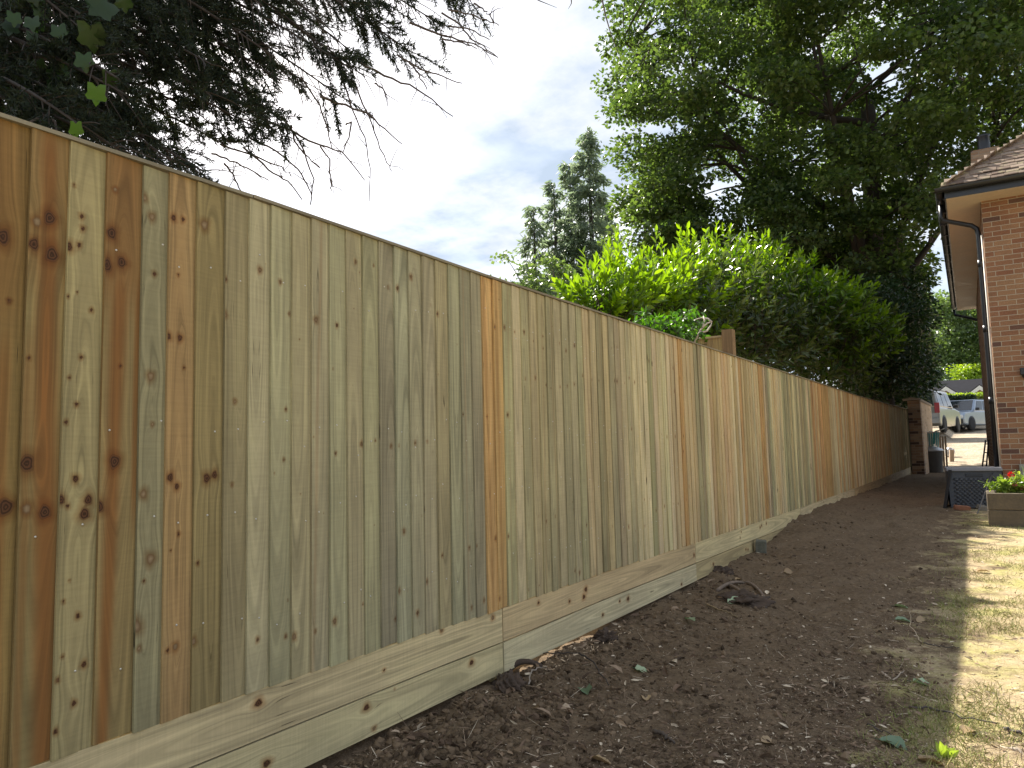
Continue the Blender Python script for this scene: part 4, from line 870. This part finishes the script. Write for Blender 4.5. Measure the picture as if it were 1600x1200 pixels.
# ------------------------------------------------------------------ house on the right
def uv_box(o, su=1.0):
    """box-projected UVs in metres"""
    me = o.data; uv = me.uv_layers.new(name='UVMap')
    for pl in me.polygons:
        n = pl.normal; ax = max(range(3), key=lambda k: abs(n[k]))
        for li in pl.loop_indices:
            c = me.vertices[me.loops[li].vertex_index].co
            uv.data[li].uv = (c.y, c.z) if ax == 0 else ((c.x, c.z) if ax == 1 else (c.x, c.y))
    return o
K0 = D(1562.5, 684, 10.9); HK = np.array([K0[0], K0[1], .1]); HR = R_(1.5)
house = thing('brick_house', 'red brick house with tiled hip roof, black gutters and cream soffit at the right edge', 'house', HK, HR)
Rinv = np.array([[math.cos(HR), math.sin(HR), 0], [-math.sin(HR), math.cos(HR), 0], [0, 0, 1]])
def hl(p): return Rinv @ (np.asarray(p) - HK)
kt_ = D(1530, 304, 10.9); zs = kt_[2] - HK[2]                  # soffit height
HWX, HWY = 8.0, 10.5
m = MB(); m.box((HWX / 2, HWY / 2, (zs - .4) / 2), (HWX, HWY, zs + .4)); uv_box(m.build('wall', BRICK, house))
OV = .46
m = MB(); m.box((HWX / 2, HWY / 2, zs + .0175 - .008), (HWX + 2 * OV - .04, HWY + 2 * OV - .04, .03)); m.build('soffit', PAINT_CREAM, house)
m = MB()
for (c, d) in (((HWX / 2, -OV + .01, zs + .09), (HWX + 2 * OV, .02, .18)), ((HWX / 2, HWY + OV - .01, zs + .09), (HWX + 2 * OV, .02, .18)), ((-OV + .01, HWY / 2, zs + .09), (.02, HWY + 2 * OV - .044, .18)), ((HWX + OV - .01, HWY / 2, zs + .09), (.02, HWY + 2 * OV - .044, .18))): m.box(c, d)
m.build('fascia', plain('black_fascia', (.02, .022, .026), .35, 0, .2, 5, .05), house)
# roof: four stepped tile slopes
pit = math.tan(R_(38)); g = NT('weathered_roof_tile'); p_ = g.n('ShaderNodeTexCoord').outputs['Object']; r = g.attr('rnd').outputs['Fac']
c = g.mix(r, (.14, .095, .07, 1), (.30, .225, .17, 1)); n1 = g.noise(p_, 6, 5, .7); c = g.mix(g.remap(n1, .52, .68, 0, .7), c, (.33, .30, .16, 1)); c = g.mix(g.remap(g.noise(p_, 30, 4), .5, .8, 0, .5), c, (.06, .05, .04, 1))
TILE = g.done(c, .9, 0, g.bump(n1, .5, .01), .2)
m = MB(); gau = .115; nc = int((HWX / 2 + OV) / gau); ze = zs + .17
def slope(m, L, dirf):
    for k in range(nc + 1):
        ins = k * gau * math.cos(R_(38)) - .05; z = ze + k * gau * math.sin(R_(38)); wd = .166
        a = max(0, ins) - .03; b = L - max(0, ins) + .03
        q = a - (wd / 2 if k % 2 else 0) * .0 
        x = a - rng.uniform(0, wd)
        while x < b:
            x0 = max(x, a); x1 = min(x + wd - .003, b)
            if x1 - x0 > .02:
                l = gau * 1.5; lift = rng.normal(0, .004); yaw = rng.normal(0, .006)
                A = []
                for (xx, s_, hh) in ((x0, 0, .022), (x1, 0, .022), (x1, l, .004), (x0, l, .004)):
                    A.append((xx, ins + s_ * math.cos(R_(38)) + yaw * (xx - x0), z + s_ * math.sin(R_(38)) + hh + lift + .006 * math.sin(xx * 40)))
                A += [(a_, b_, c_ - .013) for a_, b_, c_ in A]
                V = np.array([dirf(*v) for v in A]); m.add(V, np.array([(0, 1, 2, 3), (4, 7, 6, 5), (0, 4, 5, 1), (1, 5, 6, 2), (3, 2, 6, 7), (0, 3, 7, 4)]), 0, rng.random())
            x += wd
LX, LY = HWX + 2 * OV, HWY + 2 * OV
slope(m, LX, lambda u, s_, z: (u - OV, s_ - OV, z)); slope(m, LY, lambda u, s_, z: (s_ - OV, LY - OV - u, z))
# hidden far slopes as plain planes, ridge and hip tiles
zr = ze + (LX / 2) * pit; rx = HWX / 2; y1 = -OV + LX / 2; y2 = HWY + OV - LX / 2
m.add([(HWX + OV, -OV, ze), (HWX + OV, HWY + OV, ze), (rx, y2, zr), (rx, y1, zr), (-OV, HWY + OV, ze)], [(0, 1, 2, 3), (1, 4, 2)], 0, .4)
for (s_, e_) in (((-OV, -OV, ze), (rx, y1, zr)), ((rx, y1, zr), (rx, y2, zr)), ((-OV, HWY + OV, ze), (rx, y2, zr))):
    s_ = np.array(s_); e_ = np.array(e_); n = int(np.linalg.norm(e_ - s_) / .17)
    for k in range(n):
        P0 = s_ + (e_ - s_) * k / n; P1 = s_ + (e_ - s_) * (k + 1.25) / n; m.tube(np.array([P0 + [0, 0, .03], P1 + [0, 0, .0]]), [.05, .04], 8, fa=.5 * rng.random())
m.build('roof', TILE, house)
ch = hl(D(1524, 262, 17.5)); m = MB(); m.box((ch[0] + .2, ch[1], ch[2] - 1.2), (.55, .7, 3.0)); o = uv_box(m.build('chimney', BRICK_OLD, house)); m = MB(); m.lathe([(.15, 0), (.13, .1), (.12, .38), (.15, .42), (.10, .43)], (ch[0] + .2, ch[1], ch[2] + .3), 12); m.build('chimney_pot', BLACK, o)
# gutters
def gutter(m, s, e, up=.055, r=.06):
    s = np.array(s); e = np.array(e); d = unit(e - s); sd = np.cross(d, [0, 0, 1]); V = []; F = []
    a = np.linspace(math.pi, 2 * math.pi, 9)
    for rr in (r, r - .006):
        for P in (s, e):
            for t in a: V.append(P + sd * rr * math.cos(t) + np.array([0, 0, 1]) * (rr * math.sin(t) + up))
    for k in range(8): F += [(k, k + 1, 9 + k + 1, 9 + k), (18 + k, 27 + k, 27 + k + 1, 18 + k + 1)]
    F += [(0, 9, 27, 18), (8, 26, 35, 17)] + [(k, 18 + k, 19 + k, k + 1) for k in range(8)] + [(9 + k, 10 + k, 28 + k, 27 + k) for k in range(8)]
    m.add(V, F, 0)
m = MB(); zg = zs + .09; gutter(m, (-OV - .12, -OV - .062, zg), (HWX + OV, -OV - .062, zg)); m.build('gutter', BLACK, house)
m = MB(); gutter(m, (-OV - .062, -OV, zg - .002), (-OV - .062, HWY + OV + .1, zg - .03))
for k in range(14): m.box((-OV - .03, -OV + .3 + k * .78, zg + .03), (.16, .03, .10))
m.build('gutter', BLACK, house)
m = MB(); yd = .16; P = [(-OV - .062, yd + .02, zg - .01), (-OV - .062, yd + .02, zg - .20), (-OV - .04, yd + .02, zg - .25), (-.14, yd, zg - .40), (-.075, yd, zg - .46), (-.06, yd, zg - .56), (-.06, yd, 2.0), (-.06, yd, .02)]
m.tube(np.array(P), .036, 12)
for z in (.5, 1.62, 2.7, 3.7): m.lathe([(.036, -.05), (.043, -.05), (.043, .05), (.036, .05)], (-.06, yd, z), 12); m.box((-.03, yd, z), (.05, .12, .03))
m.build('downpipe', BLACK, house)
m = MB(); m.tube(np.array([(-OV - .062, HWY + OV, zg - .06), (-OV - .05, HWY + OV, zg - .2), (-.06, HWY + .12, zg - .42), (.08, HWY + .06, zg - .5), (.10, HWY + .06, zg - .62), (.10, HWY + .06, .1)]), .036, 10); m.build('downpipe', BLACK, house)
m = MB(); m.tube(np.array([(-.022, .06, .1), (-.022, .06, zs - .5)]), .012, 8); m.build('cable', plain('white_cable', (.6, .55, .47), .5), house)
# lamp and meter box on the front wall
lw = hl(D(1599, 583, 10.8)); m = MB(); m.box((lw[0] + .03, -.03, lw[2]), (.12, .06, .10)); m.prism([(-.07, .05), (.11, .05), (.08, .12), (-.04, .12)], -.12, -.0, 'y'); 
o = m.build('wall_lamp', BLACK, None, .006)
for v in o.data.vertices: pass
m2 = MB(); m2.box((0, -.03, 0), (.10, .06, .16)); m2.box((0, -.10, .02), (.13, .10, .10)); m2.lathe([(.03, 0), (.045, .03), (.045, .05)], (0, -.10, -.08), 12)
bpy.data.objects.remove(o); o = m2.build('wall_lamp', BLACK, None, .006); o.location = Vector(D(1602, 583, 10.85)); o.rotation_euler = (0, 0, HR); tag(o, 'small black lamp fixed to the brick front wall at the picture edge', 'lamp')
mp = hl(D(1603, 748, 10.85)); m = MB(); m.box((0, -.055, 0), (.26, .11, .42)); m.box((0, -.113, 0), (.22, .012, .36)); m.box((.09, -.122, 0), (.015, .012, .05)); o = m.build('meter_box', plain('grey_green_box', (.25, .26, .21), .6), None, .008); o.location = Vector([*(HK + Rinv.T @ np.array([mp[0] + .05, 0, 0]))[:2], HK[2] + mp[2]]); o.rotation_euler = (0, 0, HR); tag(o, 'grey meter box low on the brick wall behind the planter flowers', 'meter box')

# ------------------------------------------------------------------ planter with flowers
pc = grd(1546, 823); PL = np.array([pc[0], pc[1], 0.0]); ppm = FOC / proj(pc)[2]; ph = 52 / ppm
SLEEP = plain('weathered_sleeper', (.115, .088, .055), .85, 0, .35, 5, .7)
plt_ = thing('wooden_planter', 'weathered timber sleeper planter against the brick wall', 'planter', (PL[0], PL[1], pc[2]), R_(1.5))
pw, pd = 1.6, .62; hh = ph / 2
for k in range(2):
    z = hh * k - .02 * (1 - k); h_ = hh - .004 + .02 * (1 - k)
    for (c, d) in (((pw / 2, .045, z + h_ / 2), (pw, .09, h_)), ((.045, .09 + (pd - .09) / 2 + .002, z + h_ / 2), (.09, pd - .094, h_)), ((pw - .045, .09 + (pd - .09) / 2 + .002, z + h_ / 2), (.09, pd - .094, h_)), ((pw / 2, pd - .04, z + h_ / 2 - .003), (pw - .184, .08, h_))):
        m = MB(); m.box(c, d); m.build('sleeper', SLEEP, plt_, .008)
m = MB(); m.box((pw / 2, pd / 2, ph - .08), (pw - .19, pd - .18, .05)); m.build('compost', GROUND, plt_)
def flower(px, py, lab, n, h, red, seed):
    rs = np.random.default_rng(seed); q = D(px, py, proj(pc)[2] + .3); base = np.array([q[0], PL[1] + .3, pc[2] + ph - .05]); o = thing('flowering_plant', lab, 'plant', base, 0, 'flowers in the timber planter')
    st = MB(); lf = MB(); fl = MB()
    for k in range(n):
        e = np.array([rs.normal(0, .11), rs.normal(0, .06), h * rs.uniform(.5, 1.05)]); P = bez([0, 0, 0], [e[0] * .3, e[1] * .3, e[2] * .7], e, 6); st.tube(P, .0032, 4)
        c = 7; t = rs.uniform(.3, 1, c); pp = np.stack([np.interp(t, np.linspace(0, 1, 6), P[:, a]) for a in range(3)], -1)
        leaves(lf, pp, unit(rs.normal(0, 1, (c, 3)) + [0, 0, .25]), unit(rs.normal(0, .5, (c, 3)) + [0, 0, 1]), rs.uniform(.05, .09, c), .04, .12, rs.uniform(.2, 1, c))
    for (dx, dz, r) in red:
        for k in range(16):
            a = rdir(1)[0]; leaves(fl, np.array([[dx, -.06, dz]]) + a * r * .45, a[None], rdir(1), r, r * .8, .1)
    st.build('stem', plain('green_stem', (.14, .22, .05)), o); lf.build('foliage', L_PLANT, o)
    if red: fl.build('flower', leaf_mat('red_petal' if red[0][2] > .03 else 'pink_petal', (.42, .010, .012) if red[0][2] > .03 else (.5, .1, .12), (.65, .03, .03) if red[0][2] > .03 else (.6, .2, .2), .3, (1.3, .9, .9)), o)
flower(1566, 770, 'feathery light green plant at the left end of the planter', 16, .20, [], 1)
flower(1582, 770, 'leafy plant with one bright red flower head in the planter', 16, .23, [(.0, .25, .033)], 2)
flower(1589, 772, 'low green plant with small pink blooms in the planter', 14, .14, [(-.02, .13, .022), (.05, .10, .02)], 3)
flower(1600, 770, 'tall thin seedling plant at the right edge of the planter', 9, .30, [], 4)

# ------------------------------------------------------------------ garden storage box, leaning bar and panel, bricks
bc = grd(1484, 794); bd = proj(bc)[2]; bs = FOC / bd; bw, bh, bdp = 72 / bs, 62 / bs, .48
BOXM = plain('slate_grey_plastic', (.056, .060, .070), .55, 0, .12, 6, .1)
box = thing('storage_box', 'slate grey rattan patterned plastic storage box with a flat lid', 'storage box', (bc[0], bc[1], bc[2] + .01), R_(6))
m = MB(); m.prism([(.02, 0), (bw - .02, 0), (bw, bh - .06), (0, bh - .06)], 0, bdp, 'y')
nr, ncx = 13, 9
for r_ in range(nr):
    for k in range(ncx):
        x = .07 + (bw - .14) * (k + (.5 if r_ % 2 else 0)) / ncx; z = .04 + (bh - .20) * r_ / nr
        if x + .04 > bw - .04: continue
        m.add([(x, -.001, z), (x + .036, -.013, z + .004), (x + .072, -.001, z), (x + .072, -.001, z + .030), (x + .036, -.013, z + .026), (x, -.001, z + .030)], [(0, 1, 4, 5), (1, 2, 3, 4), (0, 5, 4, 1)[:3], (5, 4, 3), (0, 2, 1)])
m.build('body', BOXM, box)
m = MB(); m.box((bw / 2, -.004, bh - .115), (.22, .014, .045)); m.build('handle', plain('recess_shade', (.03, .033, .04), .6), box, .004)  # raised plate; the dark of a grip recess is put into its colour
m = MB(); m.box((bw / 2, bdp / 2 - .005, bh - .03), (bw + .03, bdp + .05, .055), None, 0, .985); m.build('lid', plain('grey_lid_plastic', (.22, .215, .225), .5, 0, .1, 5, .08), box, .012)
s = grd(1526, 803) + [0, 0, .0]; e = D(1553.5, 733, bd - .12); mb = MB(); mb.tube(np.array([[0, 0, -.02], (e - s) * .5, e - s]), .009, 8); o = mb.build('metal_bar', plain('dull_metal_bar', (.13, .12, .11), .5, .3)); o.location = s; tag(o, 'thin dull metal bar leaning slantwise on the grey storage box', 'bar')
s = grd(1476, 795); e = D(1484.5, 734, bd - .02); v = e - s; mb = MB(); sd = np.array([.022, -.01, 0]); mb.add([s * 0 - sd, s * 0 + sd, v + sd, v - sd, sd * -1 + [0, .38, 0], sd + [0, .38, 0], v + sd + [0, .38, 0], v - sd + [0, .38, 0]], [(0, 1, 2, 3), (7, 6, 5, 4), (0, 4, 5, 1), (1, 5, 6, 2), (2, 6, 7, 3), (3, 7, 4, 0)]); o = mb.build('leaning_panel', plain('black_panel', (.03, .03, .032), .6), None, .004); o.location = s; tag(o, 'black board leaning against the left end of the storage box', 'panel')
RB = plain('broken_brick', (.27, .115, .06), .9, 0, .35, 14, .6); STN = plain('rubble_stone', (.22, .19, .15), .9, 0, .4, 14, .6)
for (x, y, sx_, rz_, mt, lab) in [(1503, 797, .20, .3, RB, 'orange half brick lying in front of the grey storage box'), (1512, 792, .12, -.4, RB, 'broken brick leaning on the front of the storage box'), (1532, 795, .12, .8, STN, 'dark rubble stone between the metal bar and the planter'), (1539, 798, .16, .2, STN, 'flat pale stone beside the planter corner')]:
    p = grd(x, y); mb = MB(); mb.box((0, 0, .03), (sx_, .1, .065)); o = mb.build('brick_rubble', mt, None, .008); o.location = p; o.rotation_euler = (.08, .1, rz_); tag(o, lab, 'brick', 'rubble around the storage box')

# black folded trolley on the house side wall
q = D(1538, 728, 16.0); q[2] = float(gz(q[0], q[1])); o = thing('folding_trolley', 'black folded trolley frame propped against the shaded house wall', 'trolley', q, 0)
top = D(1541, 684, 16.3) - q; m = MB()
for dx in (-.02, .07): m.tube(np.array([[dx - .09, 0, 0], [top[0] + dx * .6, .1, top[2] * .95]]), .016, 8)
for k in range(5): f = .15 + .18 * k; m.tube(np.array([[-.11 + f * (top[0] + .09), f * .1, top[2] * f], [-.02 + f * (top[0] + .06), f * .1, top[2] * f]]), .012, 6)
m.box((-.02, -.06, .02), (.22, .2, .02)); m.build('frame', BLACK, o)
for dy in (-.06, .12):
    m = MB(); m.lathe([(.02, -.02), (.075, -.02), (.08, 0), (.075, .02), (.02, .02)], (-.08, dy, .08), 14, 0, [[0, 0, 1], [0, 1, 0], [-1, 0, 0]]); m.build('wheel', BLACK, o)

# ------------------------------------------------------------------ brick garden wall, bin, hose, timbers
wp = grd(1427, 741); wz = float(gz(wp[0], wp[1])); dW = proj(wp)[2]; wsc = FOC / dW
wx1 = D(1442, 690, dW)[0]; wx0 = D(1421.5, 690, dW)[0]; wh = 126 / wsc
gw = thing('garden_wall', 'tall old brick garden wall and pier at the far end of the wooden fence', 'wall', (wx0, wp[1], wz))
m = MB(); m.box(((wx1 - wx0) / 2, .2, wh / 2 - .2), (wx1 - wx0, .4, wh - .0)); uv_box(m.build('pier', BRICK_OLD, gw))
m = MB(); m.box(((wx1 - wx0) - .12, 2.4, wh / 2 - .21), (.22, 3.99, wh)); uv_box(m.build('wall', brick_mat('lit_buff_brick', (.46, .33, .21), (.54, .40, .27), (.36, .24, .15), (.50, .42, .32)), gw))  # buff brick paled so this face carries the bounced light in its colour
m = MB()
for k in range(22): m.box((wx1 - wx0 - .12, .06 + k * .2, wh - .2 + .05), (.30, .17, .06), [[math.cos(.25), 0, math.sin(.25)], [0, 1, 0], [-math.sin(.25), 0, math.cos(.25)]])
m.box(((wx1 - wx0) / 2 - .06, .1, wh - .16), (.42, .36, .05)); m.build('coping', plain('coping_tile', (.30, .25, .20), .9, 0, .3, 8, .5), gw)
bn = grd(1459, 738); dB = proj(bn)[2]; bsc = FOC / dB; br = 14.5 / bsc; bh2 = 34 / bsc
o = thing('dustbin', 'round dark grey dustbin with a domed silver lid by the brick pier', 'bin', bn)
m = MB(); m.lathe([(br * .86, -.02), (br * .9, 0), (br * .93, bh2 * .5), (br * .95, bh2 * .5 + .01), (br, bh2 * .97), (br * 1.04, bh2)], (0, 0, 0), 26); m.build('body', plain('dark_grey_bin', (.10, .105, .105), .6, .1, .2, 6), o)
m = MB(); m.lathe([(br * 1.08, bh2 - .03), (br * 1.08, bh2 + .01), (br * .9, bh2 + .05), (br * .5, bh2 + .10), (.05, bh2 + .12), (.04, bh2 + .12)], (0, 0, 0), 26); m.build('lid', plain('galvanised_lid', (.42, .44, .46), .4, .6, .15, 9), o)
m = MB(); m.tube(np.array([[-.06, 0, bh2 + .11], [-.05, 0, bh2 + .15], [.05, 0, bh2 + .15], [.06, 0, bh2 + .11]]), .008, 6); m.build('handle', STEEL, o)
hp = D(1455, 674, dB + .15); o = thing('garden_hose', 'coiled teal green garden hose hanging on the brick wall above the dustbin', 'hose', hp); m = MB()
for k in range(9):
    a = np.linspace(0, 2 * math.pi, 30); ry = .19 + .012 * rng.normal(); rz2 = .22 + .02 * rng.normal()
    m.tube(np.stack([-.19 + k * .045 + .02 * np.sin(a), .02 * np.cos(a + k) + ry * np.cos(a) * .35, -rz2 + rz2 * np.sin(a) - .01 * (k % 3)], -1), .017, 7)
m.build('coil', plain('teal_hose_plastic', (.012, .24, .25), .35, 0, .15, 20), o); m = MB(); m.box((0, .02, -.03), (.42, .16, .04)); m.tube(np.array([[.1, 0, 0], [.26, -.05, .03], [.36, -.06, .08]]), .016, 7); m.build('hanger', plain('pale_hanger', (.5, .5, .47), .5), o)
for k in range(3):
    s = grd(1471.5 + 4.2 * k, 733 - k * 1.0); e = D(1468.5 + 4.2 * k, 682, proj(s)[2] + .3); v = e - s; mb = MB(); r3 = np.array(Vector(v).to_track_quat('Z', 'Y').to_matrix()); mb.box(v / 2, (.055, .03, np.linalg.norm(v)), r3); o = mb.build('timber_batten', plain('raw_batten', (.30 - .05 * k, .21 - .03 * k, .13 - .02 * k), .8), None, .003); o.location = s
    tag(o, ['brown timber batten leaning nearest the dustbin', 'middle of three leaning timber battens', 'darkest timber batten leaning furthest from the dustbin'][k], 'batten', 'battens leaning behind the dustbin')
p = grd(1487, 722); mb = MB(); mb.box((0, 0, .2), (.13, .12, .42)); o = mb.build('timber_post', plain('pale_cut_timber', (.40, .29, .2), .8), None, .006); o.location = p; o.rotation_euler = (0, .06, .3); tag(o, 'short pale cut timber post standing behind the storage box', 'timber')
p = grd(1484, 716); 
bm = bmesh.new(); bmesh.ops.create_icosphere(bm, subdivisions=3, radius=.16)
for v in bm.verts: v.co *= 1 + .35 * float(fbm(np.array([v.co.x * 14]), np.array([v.co.y * 14 + v.co.z * 9]), 3, 2)[0]) * 2; v.co.z *= 1.1
me = bpy.data.meshes.new('plastic_bag'); bm.to_mesh(me); bm.free(); me.materials.append(plain('white_plastic_film', (.62, .64, .68), .35)); o = bpy.data.objects.new('plastic_bag', me); COL.objects.link(o); o.location = p + [0, .3, .2]; tag(o, 'crumpled white plastic bag behind the battens', 'bag')

# ------------------------------------------------------------------ cars
def carpaint(name, col):
    g = NT(name); v = g.n('ShaderNodeTexCoord').outputs['Object']; n = g.noise(v, 5, 4); c = g.mix(g.remap(n, .4, .7, 0, .25), c4(col), c4(tuple(x * .8 for x in col)))
    return g.done(c, .28, .35, None, .5, **{'Coat Weight': .6, 'Coat Roughness': .08})
GLASS = plain('car_glass', (.02, .028, .032), .06, 0, .1, 2, .0, .8); TYRE = plain('tyre_rubber', (.018, .018, .019), .8); RIM = plain('alloy_rim', (.45, .46, .48), .35, .8); TRIM = plain('dark_trim', (.025, .027, .03), .5); LAMPW = plain('clear_lamp', (.65, .68, .70), .12, .1, .1, 4, .0); LAMPR = plain('red_lamp', (.20, .010, .015), .2)
PLATE = plain('number_plate', (.75, .75, .70), .4)
def suv(name, lab, loc, rz, paint, L, Wd, H, belt, bonnet, rake, back):
    o = thing(name, lab, 'car', loc, rz, 'parked cars on the gravel drive'); h = L / 2; w = Wd / 2
    m = MB(); prof = [(-h, .42), (-h - .0, belt * .75), (-h + .04, belt), (h - bonnet, belt), (h - .18, belt - .10), (h, belt - .24), (h + .02, .62), (h - .04, .34), (h - .45, .28), (-h + .3, .28)]
    m.prism(prof, -w, w, 'y'); m.build('body', paint, o, .07)
    # cabin: base polygon at the belt, narrower roof
    x0, x1, r0, r1 = -h + .05, h - bonnet + .02, -h + back, h - bonnet - rake; wb, wt = w - .05, w - .20
    m = MB(); V = [(x0, -wb, belt - .02), (x1, -wb, belt - .02), (x1, wb, belt - .02), (x0, wb, belt - .02), (r0, -wt, H), (r1, -wt, H), (r1, wt, H), (r0, wt, H)]
    m.add(V, [(0, 1, 5, 4), (1, 2, 6, 5), (2, 3, 7, 6), (3, 0, 4, 7), (4, 5, 6, 7), (0, 3, 2, 1)]); m.build('cabin', paint, o, .06)
    V = np.array(V)
    def pane(nm, a, b, c, d, ins=(.08, .08, .10, .10), mat=GLASS, out=.012, parent=o):
        A, B, C_, D_ = [V[k] for k in (a, b, c, d)]
        f = lambda s, t: (A * (1 - s) + B * s) * (1 - t) + (D_ * (1 - s) + C_ * s) * t
        nrm = unit(np.cross(B - A, D_ - A)); P = np.array([f(ins[0], ins[2]), f(1 - ins[1], ins[2]), f(1 - ins[1], 1 - ins[3]), f(ins[0], 1 - ins[3])])
        m = MB(); m.add(np.concatenate([P + nrm * out, P - nrm * .02]), [(0, 1, 2, 3), (0, 4, 5, 1), (1, 5, 6, 2), (2, 6, 7, 3), (3, 7, 4, 0)]); return m.build(nm, mat, parent)
    pane('windscreen', 1, 2, 6, 5, (.06, .06, .07, .06)); pane('rear_window', 3, 0, 4, 7, (.10, .10, .10, .12))
    for (a, b, c, d) in ((0, 1, 5, 4), (2, 3, 7, 6)):
        pane('side_window', a, b, c, d, (.06, .66, .10, .14) if a == 0 else (.68, .06, .10, .14)); pane('side_window', a, b, c, d, (.37, .36, .10, .14)); pane('side_window', a, b, c, d, (.67, .08, .10, .14) if a == 0 else (.08, .67, .10, .14))
    m = MB(); m.box((h + .015, 0, belt - .36), (.04, Wd * .58, .20)); m.build('grille', TRIM, o, .01)
    for k in range(3): pass
    m = MB(); m.box((h + .045, 0, belt - .28), (.02, Wd * .42, .03)); m.build('grille_bar', LAMPW, o)
    m = MB(); m.box((h + .02, 0, .50), (.08, Wd * .94, .24)); m.build('front_bumper', TRIM, o, .03); m = MB(); m.box((-h - .02, 0, .52), (.10, Wd * .96, .26)); m.build('rear_bumper', paint, o, .03)
    m = MB(); m.box((h + .067, -.05, .52), (.012, .52, .11)); m.build('number_plate', PLATE, o)
    for s in (-1, 1):
        m = MB(); m.box((h - .02, s * (w - .22), belt - .33), (.10, .34, .17)); m.build('headlight', LAMPW, o, .03)
        m = MB(); m.box((-h + .02, s * (w - .09), belt - .05), (.13, .20, .46)); m.build('tail_light', LAMPR, o, .02)
        m = MB(); m.box((h - bonnet - .15, s * (w + .09), belt + .09), (.12, .2, .15)); m.build('wing_mirror', TRIM, o, .03)
        m = MB(); m.tube(np.array([[r0 + .2, s * (wt - .06), H + .04], [r1 - .2, s * (wt - .06), H + .04]]), .02, 6); m.build('roof_rail', TRIM, o)
        for x in (h - .85, -h + .85):
            rot = [[1, 0, 0], [0, 0, 1], [0, -1, 0]]
            m = MB(); m.lathe([(.40, -.012), (.40, .012)], (x, s * (w + .004), .38), 24, 0, rot); m.build('wheel_arch', TRIM, o)
            m = MB(); m.lathe([(.20, -.11), (.34, -.11), (.36, -.07), (.36, .07), (.34, .11), (.20, .11)], (x, s * (w - .07), .36), 24, 0, rot); wl = m.build('wheel', TYRE, o)
            m = MB(); m.lathe([(.20, -.10), (.21, .112), (.14, .118), (.05, .125)], (x, s * (w - .07), .36), 20, 0, rot if s < 0 else [[1, 0, 0], [0, 0, -1], [0, 1, 0]])
            m.build('rim', RIM, wl)
    return o
def drv(px, dep):
    p = D(px, 690, dep); p[2] = float(gz(p[0], p[1])) + .012; return p
suv('parked_car', 'pale blue silver car facing the camera with dark grille and tinted windscreen', drv(1511, 42), R_(-112), carpaint('silver_blue_paint', (.27, .33, .41)), 4.5, 1.88, 1.72, 1.08, 1.25, .62, .25)
suv('parked_car', 'silver white car seen from behind with a red tail light beside the brick wall', drv(1454, 35.5), R_(82), carpaint('silver_white_paint', (.20, .21, .215)), 4.6, 1.85, 1.92, 1.15, 1.3, .5, .16)

# ------------------------------------------------------------------ hedges and far bungalow
def hedge(name, lab, c, size, rz, mat, n, ls):
    o = thing(name, lab, 'hedge', c, rz); m = MB(); X, Y, Z = size; P = rng.uniform(-.5, .5, (n, 3)); f = rng.integers(0, 5, n)
    P[f == 0, 2] = .5; P[f == 1, 1] = -.5; P[f == 2, 0] = -.5; P[f == 3, 0] = .5; P[f == 4, 1] = -.5
    P = P * [X, Y, Z] + [0, 0, Z / 2] + rng.normal(0, .05, (n, 3)); diamonds(m, P, rdir(n), rdir(n), ls * rng.uniform(.7, 1.3, n), ls * .6); m.build('foliage', mat, o)
    m = MB(); m.box((0, 0, Z / 2 - .05), (X - .16, Y - .16, Z - .16)); m.build('core', plain('hedge_twigs', (.03, .035, .02), .95, 0, .4, 6, .8), o)
def gpt(px, dep):
    p = D(px, 690, dep); p[2] = float(gz(p[0], p[1])) - .05; return p
c = gpt(1470, 47); ht = D(1470, 622, 47)[2] - c[2]; hedge('clipped_hedge', 'dark green square clipped hedge behind the parked cars', c, (3.9, 1.4, ht), R_(3), L_HEDGE, 9000, .14)
c = gpt(1530, 50); ht = D(1530, 616, 50)[2] - c[2]; hedge('clipped_hedge', 'bright yellow green sunlit hedge in front of the bungalow', c, (6.2, 1.4, ht), R_(5), L_LIME, 12000, .14)
bb = gpt(1508, 60); bo = thing('bungalow', 'distant bungalow with dark grey roof and two white edged brick gables', 'house', bb, R_(4))
ez = D(1508, 632, 60)[2] - bb[2]; rz_ = D(1508, 588, 60)[2] - bb[2]; s60 = FOC / 60
m = MB(); m.box((0, 3.5, ez / 2 - .2), (11, 7, ez + .4)); uv_box(m.build('wall', BRICK, bo))
m = MB(); m.prism([(-.5, ez - .1), (7.5, ez - .1), (7.5, ez), (3.5, rz_), (-.5, ez)], -5.0, 5.6, 'x'); m.build('roof', plain('dark_slate', (.03, .03, .035), .92, 0, .25, 3, .1, .08), bo)
for gxp in (1479.5, 1531.5):
    gc = (Matrix.Rotation(-R_(4), 3, 'Z') @ Vector(D(gxp, 620, 59) - bb)); gt = D(gxp, 604.5, 59)[2] - bb[2]; gh = 1.25
    m = MB(); m.prism([(gc.x - gh, gt - 1.25), (gc.x + gh, gt - 1.25), (gc.x + gh, .0), (gc.x - gh, .0)][::-1] , -.9, .3, 'y'); m.prism([(gc.x - gh, gt - 1.25), (gc.x + gh, gt - 1.25), (gc.x, gt - .05)], -.9, .3, 'y'); gb = uv_box(m.build('gable', BRICK, bo))
    m = MB()
    for s in (-1, 1): m.prism([(gc.x, gt + .12), (gc.x, gt - .22), (gc.x + s * 1.75, gt - 1.62), (gc.x + s * 1.75, gt - 1.28)], -1.0, -.92, 'y')
    m.build('bargeboard', plain('white_bargeboard', (.78, .78, .76), .5), bo)
    m = MB()
    for s in (-1, 1): m.prism([(gc.x, gt + .125), (gc.x + s * 1.75, gt - 1.27), (gc.x + s * 1.75, gt - 1.20), (gc.x, gt + .20)], -1.0, 3.4, 'y')
    m.build('gable_roof', plain('dark_slate_gable', (.03, .03, .035), .92, 0, .25, 3, .1, .08), bo)
